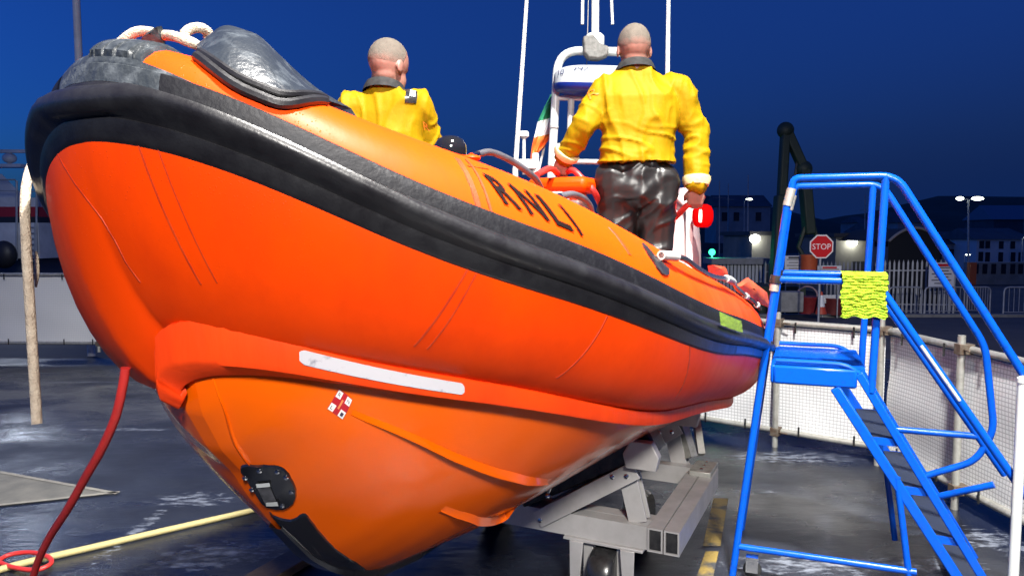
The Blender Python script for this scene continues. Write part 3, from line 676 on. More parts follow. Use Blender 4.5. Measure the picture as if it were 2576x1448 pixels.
# stowed orange cover and painted sky reflection at the port quarter
for poly, dz in (([(1780, 668), (1828, 676), (1836, 705), (1795, 690)], .06), ([(1880, 697), (1930, 735), (1938, 775), (1868, 738), (1845, 722)], .07)):
    q = [P(x, y, 3.55 + .9 * (x - 1780) / 160) for x, y in poly]; ctr = sum(q, Vector()) / len(q)
    mb = MB(); mb.grid([q, [p.lerp(ctr, .4) + Vector((-.01, -.04, .02)) for p in q], [p.lerp(ctr, .92) + Vector((-.01, -.05, .02)) for p in q]], closed_u=True)
    mb.grid([q, [p.lerp(ctr, .4) + Vector((.01, .12, -.02)) for p in q], [p.lerp(ctr, .92) + Vector((.01, .16, -.03)) for p in q]], closed_u=True)
    mb.build('stowed_cover', mat('faded_orange_cover', (.62, .10, .03), .55, c2=(.5, .07, .03), sc=10, bump=.5, bsc=20), boat)
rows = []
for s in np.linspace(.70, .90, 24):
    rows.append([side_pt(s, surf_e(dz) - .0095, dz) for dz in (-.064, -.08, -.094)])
MB().grid(rows).build('strake_sky_reflection', mat('sky_reflection_blue', (.012, .045, .20), .3, c2=(.05, .06, .08), sc=22, lo=.5, hi=.6), strake)  # blue painted along the lower strake for the sky's reflection

# ---------------------------------------------------------------- ropes, lime patch, flag on and by the boat
rope = smooth_path([P(524, 96, 2.0), P(523, 82, 1.99), P(505, 71, 1.97), P(484, 72, 1.96), P(466, 84, 1.95), P(470, 100, 1.95), P(492, 112, 1.93), P(470, 104, 1.92), P(440, 92, 1.92), P(405, 88, 1.97), P(372, 80, 2.0), P(340, 82, 2.0), P(308, 104, 2.0), P(283, 134, 2.02), P(250, 190, 2.2), P(170, 260, 2.32), P(112, 350, 2.3), P(86, 402, 2.2), P(68, 456, 2.15), P(63, 520, 2.12), P(66, 620, 2.1), P(74, 750, 2.08), P(83, 900, 2.05), P(93, 1066, 2.03)], 7)
tag(MB().tube(rope, [.0135 + .0022 * sin(i * 1.0) * 0 for i in range(len(rope))], 10).build('mooring_rope', MT['rope'], loc=P(93, 1066, 2.03)), 'thick beige mooring rope looped over the bow and hanging down its left side', 'rope')
st = smooth_path([P(90, 632, 2.16), P(92, 655, 2.16), P(93, 690, 2.15), P(90, 722, 2.15)], 6)
tag(MB().tube(st, [.003 + .004 * sin(pi * i / (len(st) - 1)) for i in range(len(st))], 8).build('rope_tail', MT['rope'], loc=st[-1]), 'thin pale rope tail tucked between the beige mooring rope and the orange bow', 'rope')
hz = [P(316, 925, 2.02), P(308, 975, 2.03), P(290, 1050, 2.06), P(255, 1130, 2.12), P(215, 1200, 2.2), P(170, 1280, 2.32), P(125, 1350, 2.48), P(96, 1410, 2.6), P(78, 1470, 2.7)]
hz = smooth_path(hz, 6); r0 = hz[-1]
lp = [r0, ground_at(70, 1500, .03), ground_at(20, 1480, .02), ground_at(-20, 1440, .02), ground_at(10, 1400, .03), ground_at(70, 1388, .045), ground_at(118, 1398, .06), ground_at(128, 1416, .06), ground_at(90, 1432, .05), ground_at(30, 1425, .03), ground_at(-60, 1400, .02), ground_at(-200, 1450, .02)]
hp = hz[:-1] + smooth_path(lp, 8)
tag(MB().tube(hp, .0125, 10).build('red_hose', MT['red'], loc=hp[-1]), 'red rubber hose rising from a coil on the ground to the boat bow', 'hose')
yh = smooth_path([ground_at(-60, 1450, .02), ground_at(60, 1415, .02), ground_at(200, 1383, .02), ground_at(420, 1332, .02), ground_at(660, 1277, .02), ground_at(900, 1215, .02), ground_at(1100, 1180, .02)], 8)
tag(MB().tube(yh, .019, 10).build('yellow_hose', MT['yhose'], loc=yh[0]), 'pale yellow reinforced hose lying straight across the wet tarmac under the bow', 'hose')
# dull lime patch standing just off the port strake
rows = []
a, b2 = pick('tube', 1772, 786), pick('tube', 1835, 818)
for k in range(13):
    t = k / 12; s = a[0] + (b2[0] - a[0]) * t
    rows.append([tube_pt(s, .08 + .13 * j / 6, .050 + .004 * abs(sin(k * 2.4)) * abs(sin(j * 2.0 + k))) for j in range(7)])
tag(MB().grid(rows).build('cloth', MT['limed'], loc=rows[6][3]), 'lime green patch low on the black strake near the boat stern', 'cloth')  # dull lime patch off the strake, not surely a cloth
# tricolour flag drooping from its staff behind the roll frame
fl = thing('flag', 'green, white and orange striped flag drooping behind the white roll frame', 'flag', P(1346, 470, 5.7))
MB().tube([P(1346, 470, 5.7), P(1410, 190, 5.72)], .010, 8).build('flagstaff', MT['white'], fl)
Lp = smooth_path([Vector((x, y, 0)) for x, y in ((1404, 205), (1375, 258), (1353, 306), (1345, 340), (1338, 368), (1334, 402))], 5)
Rp = smooth_path([Vector((x, y, 0)) for x, y in ((1410, 212), (1406, 256), (1400, 292), (1390, 330), (1378, 355), (1362, 376))], 5)
fm = [mat('flag_green', (.02, .22, .10), .7), mat('flag_white', (.75, .75, .74), .7), mat('flag_orange', (.85, .2, .03), .7)]
rows = [[P(a.x + (c.x - a.x) * j / 8, a.y + (c.y - a.y) * j / 8, 5.66 + .035 * sin(j * 1.5 + i * .25)) for j in range(9)] for i, (a, c) in enumerate(zip(Lp, Rp))]
fo = MB().grid(rows).build('flag_cloth', fm[0], fl); fo.data.materials.append(fm[1]); fo.data.materials.append(fm[2])
for i, p in enumerate(fo.data.polygons):
    r = i // 8; p.material_index = 0 if r < 10 else (1 if r < 16 else 2)
# ---------------------------------------------------------------- blue warehouse steps
SQ = Vector((1.394, 3.75, 0)); SL = Vector((.933, -.36, 0)).normalized(); SWD = Vector((.36, .933, 0)).normalized(); SB = .66
FO = .15        # the far stringer is set further out
def sp(a, b, z): return SQ + SL * a + SWD * b + ZV * z
steps = thing('safety_steps', 'bright blue mobile safety steps with handrails standing beside the boat stern', 'steps', sp(.3, SB / 2, 0))
R_ = .0185
def pipe(pts, name='rail', r=R_, m='blue', rad=.1): return MB().tube(arc_path(pts, rad, 6), r, 12).build(name, MT[m], steps)
for b, zt in ((0, 2.08), (SB, 2.08)):
    pipe([sp(-.24, b, 0.0), sp(-.012, b, 1.98)], 'rear_post')
    j = MB().tube([sp(-.015, b, 1.945), sp(.004, b, 2.03)], .0225, 12).build('pipe_joint', MT['galv'], steps)
    if b == 0: pipe([sp(0, b, 2.01), sp(.012, b, zt), sp(.47, b, zt), sp(1.02, b, 1.165), sp(1.3, b, .70), sp(1.26, b, .3)], 'handrail', rad=.07)
    else: pipe([sp(0, b, 2.01), sp(.012, b, zt), sp(.47, b, zt), sp(1.00, b, 1.20), sp(1.06, b, .74), sp(.98, b, .56), sp(.63, b, .40)], 'handrail', rad=.07)
    pipe([sp(.395, b, 1.03), sp(.425, b, zt)], 'front_post')
    pipe([sp(-.07, b, 1.575), sp(.40, b, 1.572), sp(1.12, b, .50)], 'mid_rail', rad=.03)
    MB().tube([sp(-.062, b, 1.555), sp(-.058, b, 1.595)], .028, 12).build('clamp', MT['black'], steps)
    MB().tube([sp(-.068, b, 1.515), sp(-.064, b, 1.55)], .024, 12).build('clamp', MT['galv'], steps)
    # two parallel stringers a side, the treads between them
    for a0, z0, a1, w in ((.23, 1.04, .893, .048), (.335, 1.12, .998, .040)):
        mb = MB(); mb.beam(sp(a0, b, z0), sp(a1, b, 0.012), .026, w); mb.build('stringer', MT['blue'], steps, bevel=.006)
    pipe([sp(.52, b, .62), sp(.60, b, .06)], 'brace', .016)
    if b: continue
    pipe([sp(-.22, b, .16), sp(.62, b, .16)], 'base_rail', .017)
    cw = MB(); cw.lathe([(.02, -.014), (.045, -.012), (.048, 0), (.045, .012), (.02, .014)], sp(-.14, b, .05), 18, SWD); wh = cw.build('castor', MT['black'], steps)
    mb = MB(); mb.prism([(-.03, 0), (.03, 0), (.03, .08), (-.03, .08)], .05, sp(-.14, b - .025, .06), SL, ZV); mb.build('castor_fork', MT['steel'], wh)
pipe([sp(.47, SB, .70), sp(1.05, SB, .70)], 'stay')
pipe([sp(.70, SB, .30), sp(1.05, SB - .1, .47)], 'stay')
MB().tube([sp(.60, -.011, 1.274), sp(.77, -.011, 1.021)], .0095, 10).build('reflective_strip', MT['refl'], steps)
pf = MB(); pf.box(sp(.155, SB / 2, 1.135), (.42, SB, .012), SL, SWD); plt = pf.build('platform', MT['blue'], steps)
for b in (0, SB):
    mb = MB(); mb.beam(sp(-.06, b, 1.09), sp(.33, b, 1.09), .03, .095); mb.build('platform_edge', MT['blue'], steps, bevel=.012)
    MB().tube(arc_path([sp(-.05, b, 1.16), sp(.30, b, 1.16), sp(.41, b, 1.04)], .09, 6), .012, 8).build('platform_lip', MT['blue'], steps)
mb = MB(); mb.beam(sp(-.06, 0, 1.09), sp(-.06, SB, 1.09), .03, .095); mb.build('platform_edge', MT['blue'], steps, bevel=.01)
for z in (.80, .57, .345, .125):
    a0 = .23 + (1.04 - z) * .645; a1 = .335 + (1.12 - z) * .598
    st = MB().box(sp((a0 + a1) / 2, SB / 2, z), (a1 - a0 + .02, SB - .03, .012), SL, SWD).build('step', MT['tread'], steps)
    for b in (.012, SB - .012): MB().box(sp((a0 + a1) / 2, b, z - .012), (a1 - a0, .012, .036), SL, SWD).build('step_edge', MT['blue'], st)
    MB().box(sp(a1 + .004, SB / 2, z - .012), (.012, SB - .05, .034), SL, SWD).build('nosing', MT['blue'], st)
# lime cloth over the mid rail
rows = []
for side in (0, 1):
    pass
ca = .245; cw_ = .20
for k in range(76):
    t = k / 75; r = []
    for j in range(53):
        x = ca + cw_ * j / 52 + .005 * sin(k * .21) + .003 * sin(k * .9)
        if t < .28: q = t / .28; z = 1.44 + .16 * q; y = .035 - .01 * q
        elif t < .40: q = (t - .28) / .12; ang = pi * q; y = .024 * cos(ang); z = 1.60 + .022 * sin(ang)
        else: q = (t - .40) / .60; y = -.026 - .012 * q; z = 1.60 - .20 * q * (1 + .03 * sin(j * .28))
        sag = .008 * noise.noise((j * .11, k * .13, 2)) + .004 * sin(k * .55 + .6 * sin(j * .24))
        bob = .0065 * abs(sin(k * pi / 3.1 + .8 * noise.noise((j * .4, k * .3, 5)))) * (.45 + .55 * abs(sin(j * pi / 3.3 + (k // 3) * 1.3 + noise.noise((j * .2, k * .4, 9)))))
        r.append(sp(x, y - abs(sag) - bob, z))
    rows.append(r)
tag(MB().grid(rows).build('cloth', MT['lime'], loc=sp(.34, -.03, 1.5)), 'lime green chenille cleaning cloth hung over the blue steps mid rail', 'cloth')
# pale post at the right edge
p0 = ground_at(2577, 1560); q = P(2569, 1050, 3.4)
mb = MB().tube([Vector((q.x, q.y, 0)), Vector((q.x + .0, q.y, 1.13))], .022, 14); mb.lathe([(.026, 0), (.026, .02), (.01, .03)], (q.x, q.y, 1.13), 14)
tag(mb.build('white_post', MT['white'], loc=(q.x, q.y, 0)), 'pale white post standing at the far right beside the blue steps', 'post')
# ---------------------------------------------------------------- the two crew members
MT['seal'] = mat('black_neoprene', (.012, .012, .013), .75, c2=(.03, .03, .03), sc=30, spec=.2)
def remesh(o, vox, smooth_n=6, fac=.5):
    r = o.modifiers.new('r', 'REMESH'); r.mode = 'VOXEL'; r.voxel_size = vox; r.use_smooth_shade = True
    if smooth_n: k = o.modifiers.new('s', 'SMOOTH'); k.iterations = smooth_n; k.factor = fac
    dg = bpy.context.evaluated_depsgraph_get(); me = bpy.data.meshes.new_from_object(o.evaluated_get(dg), depsgraph=dg)
    o.modifiers.clear(); old = o.data; mats = [m for m in old.materials]; o.data = me; me.materials.clear()
    for m in mats: me.materials.append(m)
    me.shade_smooth(); return o
def limb(mb, pts, rs, n=6, seg=14):
    """tapered limb with rounded ends through the joints"""
    pp = smooth_path([Vector(p) for p in pts], n); rr = smooth_path([Vector((r, 0, 0)) for r in rs], n); rr = [r.x for r in rr]
    a, b = pp[0] - pp[1], pp[-1] - pp[-2]; a.normalize(); b.normalize()
    pre = [(pp[0] + a * rr[0] * sin(t), max(rr[0] * cos(t), .002)) for t in (1.45, 1.1, .7, .35)]
    post = [(pp[-1] + b * rr[-1] * sin(t), max(rr[-1] * cos(t), .002)) for t in (.35, .7, 1.1, 1.45)]
    allp = pre + list(zip(pp, rr)) + post
    return mb.tube([p for p, _ in allp], [r for _, r in allp], seg)
def wrinkle(o, fn):
    me = o.data; n = len(me.vertices); no = [v.normal.copy() for v in me.vertices]
    off = WL[o]
    for v, k in zip(me.vertices, no): v.co += k * fn(v.co + off)
    me.update()
def hand(mb, wrist, d, side, palm_n, curl=1.0, s=1.0):
    """palm, thumb and four bent fingers; d points from wrist to knuckles, side towards the thumb, palm_n out of the palm"""
    d = d.normalized(); side = (side - d * side.dot(d)).normalized(); pn = d.cross(side); pn = pn if pn.dot(palm_n) > 0 else -pn
    for k in range(4):
        o = (1.5 - k) * .021 * s; limb(mb, [wrist + side * o * .6, wrist + d * .045 * s + side * o, wrist + d * .085 * s + side * o], [.017 * s, .0165 * s, .0125 * s], 4, 10)
    for k, L in enumerate((.068, .077, .071, .055)):
        b = wrist + d * .085 * s + side * ((1.5 - k) * .021 * s); c1 = .7 * curl; c2 = 1.7 * curl; c3 = 2.5 * curl; L *= s
        q1 = b + (d * cos(c1) + pn * sin(c1)) * L * .48; q2 = q1 + (d * cos(c2) + pn * sin(c2)) * L * .33; q3 = q2 + (d * cos(c3) + pn * sin(c3)) * L * .25
        limb(mb, [b, q1, q2, q3], [.0105 * s, .0095 * s, .0088 * s, .0075 * s], 4, 8)
    t0 = wrist + d * .025 * s + side * .030 * s
    limb(mb, [t0, t0 + side * .024 * s + d * .026 * s + pn * .012 * s, t0 + side * .026 * s + d * .054 * s + pn * .030 * s], [.015 * s, .0115 * s, .0085 * s], 4, 8)
def person(label, loc, J, fw, rt, hair_lo, hs=1.0, tw=1.0):
    """J joints; fw the way the body faces, rt its right hand side"""
    root = thing('person', label, 'person', loc, 'crew members on the boat')
    fw = fw.normalized(); rt = rt.normalized(); up = ZV
    hc, hf = J['head'], J['headfw'].normalized(); hr = hf.cross(up).normalized(); hu = hr.cross(hf).normalized()
    # --- body: one continuous surface from head to feet
    b = MB()
    b.ellipsoid(hc + hu * .03 - hf * .012, (.077 * hs, .098 * hs, .095 * hs), hr, hf, hu, 20, 14)
    b.ellipsoid(hc - hu * .055 + hf * .028, (.058 * hs, .066 * hs, .075 * hs), hr, hf, hu, 16, 10)
    b.ellipsoid(hc - hu * .098 + hf * .066, (.028, .024, .022), hr, hf, hu, 10, 8)
    limb(b, [hc - hu * .04 - hf * .022, J['neck'] + up * .03, J['neck'] - up * .05], [.058 * hs, .060 * hs, .072 * hs])
    limb(b, [hc + hu * .012 + hf * .088, hc - hu * .022 + hf * .108, hc - hu * .034 + hf * .100], [.009, .013, .014], 3, 8)
    for sd in (-1, 1):
        b.ellipsoid(hc + hr * (.0785 * sd * hs) - hu * .012 - hf * .012, (.008, .021, .033), (hr + hf * (-.35 * sd)).normalized(), hf, hu, 12, 8)
        b.ellipsoid(hc + hr * (.031 * sd) + hu * .008 + hf * .078, (.020, .014, .012), hr, hf, hu, 10, 6)
    b.ellipsoid(hc - hu * .064 + hf * .082, (.024, .012, .010), hr, hf, hu, 10, 6)
    limb(b, [J['neck'] - up * .10, J['chest'], J['pelvis']], [.07, .09, .10])
    for q in 'LR':
        limb(b, [J['sh' + q], J['el' + q], J['wr' + q]], [.05, .042, .029])
        limb(b, [J['hip' + q], J['kn' + q], J['an' + q]], [.085, .06, .045])
        limb(b, [J['an' + q] - up * .05 - fw * .03, J['an' + q] - up * .06 + fw * .15], [.04, .035])
        dd = J['hd' + q]; hand(b, J['wr' + q], dd[0], dd[1], dd[2], dd[3])
    body = b.build('body', MT['skin'], root, fix=False); remesh(body, .0062, 4, .45)
    # --- cropped hair, fading into the skin at the nape
    h = MB(); rows = []
    for i in range(17):
        r = []
        for k in range(36):
            a = 2 * pi * k / 36; sn = sin(a); low = -.42 if sn < .1 else (-.42 + (sn - .1) / .35 * .75 if sn < .45 else .33 + (sn - .45) * .5)
            low += .06 * noise.noise((cos(a) * 3, sn * 3, 1)); la = pi / 2 - (pi / 2 - low) * i / 16; g = 1.018 if i < 15 else 1.018 - .022 * (i - 14)
            p = hc + hu * .03 - hf * .012 + hr * (.077 * hs * g * cos(la) * cos(a)) + hf * (.098 * hs * g * cos(la) * sn) + hu * (.095 * hs * g * sin(la))
            r.append(p + (p - hc) * (.012 * noise.noise((p.x * 60, p.y * 60, p.z * 60))))
        rows.append(r)
    h.grid(rows, closed_u=True); ho = h.build('hair', MT['hair'], root)
    da = ho.data.attributes.new('hair_density', 'FLOAT_COLOR', 'POINT')
    for i, v in enumerate(ho.data.vertices):
        q = v.co; r_ = i // 36; k_ = min(max(1.0 - (r_ - 12.5) / 4 + .35 * noise.noise((q.x * 40, q.y * 40, q.z * 40)), 0), 1); da.data[i].color = (k_, k_, k_, 1)
    # --- trousers
    t = MB()
    limb(t, [J['pelvis'] + up * .06, J['pelvis'] + up * .02], [.128 * tw, .135 * tw])
    t.ellipsoid(J['pelvis'] - fw * .015 - up * .03, (.182 * tw, .128, .13), rt, fw, up, 20, 12)
    for q in 'LR':
        limb(t, [J['hip' + q] + rt * .0, J['kn' + q], J['an' + q]], [.118 * tw, .092, .080]); limb(t, [J['an' + q] - up * .04 - fw * .03, J['an' + q] - up * .05 + fw * .14], [.058, .05])
    tro = t.build('trousers', MT['trous'], root, fix=False); remesh(tro, .009, 4)
    rg = lambda x, y, z: max(0, 1 - 3.2 * abs(noise.noise((x, y, z)))) ** 1.4 - .35
    wrinkle(tro, lambda p: .020 * rg(p.x * 4 + p.z * 2.6, p.y * 4, p.z * 2.6 - p.x * 3) + .009 * rg(p.x * 9 - p.z * 7, p.y * 7, p.z * 8 + 3) + .006 * noise.noise((p.x * 5, p.y * 5, p.z * 4)))
    # --- jacket
    k = MB(); c, pv, nk = J['chest'], J['waist'], J['neck']
    secs = [(nk + up * .005, .075, .075), (nk - up * .04, .125, .088), (nk - up * .085, .185 * tw, .10), (c + up * .05, .20 * tw, .115), (c - up * .06, .195 * tw, .122), (c.lerp(pv, .55), .188 * tw, .122), (pv + up * .06, .19 * tw, .13), (pv, .192 * tw, .138), (pv - up * .035, .20 * tw, .145)]
    rows = []
    for (o, a, bb) in secs:
        rows.append([o + rt * (a * (abs(cos(x)) ** .8) * (1 if cos(x) > 0 else -1)) + fw * (bb * (abs(sin(x)) ** .9) * (1 if sin(x) > 0 else -1)) for x in [2 * pi * m / 28 for m in range(28)]])
    fine = []
    for m in range(len(rows) - 1):
        for tt in (0, .34, .67): fine.append([p.lerp(q, tt) for p, q in zip(rows[m], rows[m + 1])])
    fine.append(rows[-1]); n0 = len(k.v); k.grid(fine, closed_u=True); k.f.append(tuple(n0 + m for m in range(28))); k.f.append(tuple(n0 + (len(fine) - 1) * 28 + m for m in range(28)))
    for q in 'LR':
        s_ = J['sh' + q]; e_ = J['el' + q]; w_ = J['wr' + q]
        limb(k, [s_.lerp(nk, .45) - up * .055, s_ - up * .01, s_.lerp(e_, .5), e_, e_.lerp(w_, .5), e_.lerp(w_, .93)], [.075, .088, .080, .073, .066, .056])
    jk = k.build('jacket', MT['jacket'], root, fix=False); remesh(jk, .0085, 4)
    def rdg(x, y, z): return max(0, 1 - 3.2 * abs(noise.noise((x, y, z)))) ** 1.4 - .35
    def wr(p):
        hgt = (p.z - J['waist'].z) / .5; q3 = p - J['waist']
        u_ = q3.dot(rt); fan = u_ * (1.0 - .35 * hgt)
        w = .017 * rdg(fan * 8 + 2, hgt * 1.3, q3.dot(fw) * 4) + .008 * rdg(fan * 15, hgt * 2.4 + u_ * 5, 4 + q3.dot(fw) * 6)
        low = max(0, 1 - abs(hgt - .10) / .32); w = w * (1 - .6 * low) + low * .017 * rdg(u_ * 4.5, hgt * 8 + u_ * 3, 7)
        for q in 'LR':
            d = (p - J['el' + q]).length
            if d < .22:
                t = (p - J['sh' + q]).length; k2 = (1 - d / .22); w = w * (1 - k2) + k2 * .018 * rdg(t * 11, (p.x + p.y) * 6, p.z * 5)
        return w
    wrinkle(jk, wr)
    # --- neck seal, cuffs
    cs = [nk + up * (.055 - .006 * m) for m in range(1)]
    nf = (fw * .9 + up * 2.6).normalized(); c0 = nk + up * .045
    ring = lambda r, o: [o + rt * (r * cos(x)) + fw * (r * .95 * sin(x)) - ZV * (.025 * sin(x)) for x in [2 * pi * m / 26 for m in range(26)]]
    MB().grid([ring(.112, c0 - up * .085), ring(.104, c0 - up * .06), ring(.093, c0 - up * .042), ring(.084, c0 - up * .040), ring(.078, c0 - up * .07)], closed_u=True).build('neck_seal', MT['seal'], root)
    for q in 'LR':
        e_, w_ = J['el' + q], J['wr' + q]; d = (w_ - e_).normalized()
        cf = MB().tube([e_.lerp(w_, .80), e_.lerp(w_, .88), e_.lerp(w_, .965)], [.077, .076, .066], 16).build('cuff', MT['cuffm'], root)
        MB().tube([e_.lerp(w_, .94), e_.lerp(w_, 1.0), w_ + d * .015], [.050, .044, .036], 14).build('wrist_seal', MT['black'], root)
    return root, jk
# right hand man, standing upright with his back to us
D0 = 4.05
J = dict(head=P(1594, 128, D0), headfw=Vector((-.05, 1, -.12)), neck=P(1598, 165, D0), chest=P(1608, 270, D0 - .02), waist=P(1602, 395, D0), pelvis=P(1602, 455, D0 + .02),
    shL=P(1522, 226, D0), elL=P(1468, 318, D0 - .02), wrL=P(1418, 398, D0 - .25 + .35), shR=P(1705, 228, D0), elR=P(1752, 345, D0 + .02), wrR=P(1752, 472, D0 - .02),
    hipL=P(1550, 462, D0 + .02), hipR=P(1652, 462, D0 + .02), knL=P(1556, 640, D0 + .12), knR=P(1650, 640, D0 + .08), anL=P(1548, 830, D0 + .05), anR=P(1650, 830, D0))
J['hdL'] = (Vector((-.15, .35, -.9)), Vector((.9, -.2, 0)), Vector((.3, .9, 0)), 1.0); J['hdR'] = (Vector((.0, .25, -1)), Vector((-.9, .2, 0)), Vector((-.5, .8, 0)), 1.0)
hl = lambda a: (-.02 if sin(a) < .3 else (.42 if sin(a) > .75 else .18))
m1, jk1 = person('standing man seen from behind in yellow jacket and black trousers holding a red strap', J['anR'] - ZV * .09, J, Vector((-.05, 1, 0)), Vector((1, .05, 0)), hl, 1.14, 1.08)
# the other man, lower and turned to his right
D1 = 3.72
J2 = dict(head=P(980, 170, D1), headfw=Vector((.75, 1, -.25)), neck=P(968, 216, D1), chest=P(960, 312, D1 + .02), waist=P(985, 440, D1 + .08), pelvis=P(985, 500, D1 + .1),
    shL=P(884, 268, D1), elL=P(868, 380, D1 + .1), wrL=P(915, 470, D1 + .3), shR=P(1046, 262, D1 + .02), elR=P(1078, 350, D1 + .12), wrR=P(1128, 425, D1 + .3),
    hipL=P(938, 510, D1 + .1), hipR=P(1032, 510, D1 + .1), knL=P(930, 680, D1 + .32), knR=P(1040, 680, D1 + .30), anL=P(930, 850, D1 + .05), anR=P(1035, 850, D1 + .05))
J2['hdL'] = (Vector((.3, .6, -.5)), Vector((.8, -.3, .2)), Vector((0, .3, -1)), .6); J2['hdR'] = (Vector((.3, .6, -.5)), Vector((-.8, .3, .2)), Vector((0, .3, -1)), .6)
m2, jk2 = person('man in yellow jacket with black shoulder tab, half hidden behind the orange bow tube', J2['anR'] - ZV * .09, J2, Vector((.22, 1, -.0)), Vector((1, -.22, 0)), hl, 1.14, 1.06)
# lettering and shoulder tab on the jackets, laid on the cloth with a shrink onto the mesh
from mathutils.bvhtree import BVHTree
def on_mesh(o, px, py, out=.004):
    bv = getattr(on_mesh, 'c', {}).get(o.name)
    if bv is None:
        off = WL[o]; bv = BVHTree.FromPolygons([v.co + off for v in o.data.vertices], [tuple(p.vertices) for p in o.data.polygons]); on_mesh.c = {**getattr(on_mesh, 'c', {}), o.name: bv}
    e = Vector((0, 0, EYE)); d = (P(px, py, 1) - e).normalized(); h, n, i, _ = bv.ray_cast(e, d)
    if h is None: h, n, i, _ = bv.find_nearest(P(px, py, D0))
    if n.dot(d) > 0: n = -n
    return h + n * out
def mesh_quad(o, q, out): return lambda x, y: on_mesh(o, *[(q[3][i] * (1 - x) + q[2][i] * x) * (1 - y) + (q[0][i] * (1 - x) + q[1][i] * x) * y for i in (0, 1)], out)
mp = mesh_quad(jk2, [(1022, 222), (1050, 232), (1046, 260), (1018, 258)], .004)
MB().grid([[mp(x / 8, y / 8) for x in range(9)] for y in range(9)]).build('shoulder_tab', MT['black'], jk2)
mp = mesh_quad(jk2, [(1034, 228), (1046, 232), (1043, 246), (1030, 244)], .007)
MB().grid([[mp(x / 4, y / 4) for x in range(5)] for y in range(5)]).build('tab_mark', mat('pale_grey_mark', (.5, .55, .55), .5), jk2)
orl = mat('orange_print', (.62, .16, .01), .5)
mp = mesh_quad(jk2, [(1062, 304), (1078, 312), (1082, 330), (1066, 326)], .004); text_obj('R', mp, orl, jk2, 'lettering', sub=1)
mp = mesh_quad(jk1, [(1478, 234), (1502, 216), (1508, 236), (1484, 252)], .004); text_obj('R', mp, orl, jk1, 'lettering', sub=1)
# red lifting strap in his hands
st = smooth_path([P(1350, 440, 3.6), P(1385, 424, 3.85), J['wrL'] + Vector((-.01, .10, -.085)), P(1440, 428, 4.1), P(1470, 455, 4.05), P(1496, 484, 4.0), P(1540, 560, 4.35), P(1640, 575, 4.42), P(1692, 552, 4.2), P(1730, 515, 4.08), J['wrR'] + Vector((.0, .06, -.09)), P(1770, 492, 4.1)], 7)
tag(MB().tube(st, .0165, 10).build('red_strap', MT['red'], loc=st[0]), 'thick red lifting strap held in both hands of the man in black trousers', 'strap')
# ---------------------------------------------------------------- aluminium launching trailer under the boat
trl = thing('boat_trailer', 'bare aluminium launching trailer with black padded bunks carrying the orange boat', 'trailer', Bp(2.9, 0, 0))
UX = 2.25
ZT, ZB = .435, .325
def hollow(mb, a, b, w, h, t=.008):
    """open ended box section from a to b"""
    a, b = Vector(a), Vector(b); d = (b - a).normalized(); y = ZV.cross(d).normalized(); z = d.cross(y)
    for o, ww, hh in ((z * (h / 2 - t / 2), w, t), (-z * (h / 2 - t / 2), w, t), (y * (w / 2 - t / 2), t, h - 2 * t), (-y * (w / 2 - t / 2), t, h - 2 * t)):
        mb.box((a + b) / 2 + o, ((b - a).length, ww, hh), d, y, z)
for k, u in enumerate((UX, UX + .085)):
    mb = MB(); hollow(mb, Bp(u, -.715, (ZT + ZB) / 2), Bp(u, .715, (ZT + ZB) / 2), .08, ZT - ZB); mb.build('cross_beam', MT['alu'], trl, smooth=False)
for sg in (1, -1):
    for v in (.755, .833):
        mb = MB(); hollow(mb, Bp(UX - .05, v * sg, (ZT + ZB) / 2), Bp(3.15, v * sg, (ZT + ZB) / 2 + .03), .072, .115); rl = mb.build('side_rail', MT['alu'], trl, smooth=False)
        mb = MB(); mb.box(Bp(UX - .035, v * sg, (ZT + ZB) / 2), (.01, .054, .097), AV, NV); mb.build('rail_end_shade', MT['black'], rl)  # black plate stands in for the shade inside the open rail end
for u in (3.08,):
    mb = MB(); hollow(mb, Bp(u, -.745, .43), Bp(u, .745, .43), .07, .10); cb_ = mb.build('cross_beam', MT['alu'], trl, smooth=False)
    for v in (.80,):
        mb = MB(); mb.box(Bp(u, v, .475), (.22, .12, .03), AV, NV); mb.build('bolted_plate', MT['galv'], trl, bevel=.004)
        for q in (-.07, 0, .07): MB().lathe([(.010, 0), (.010, .008), (.004, .010)], Bp(u + q, v, .49), 8).build('bolt', MT['steel'], trl)
def vz(v): return zk(UX) + (0.475 / .87) * v
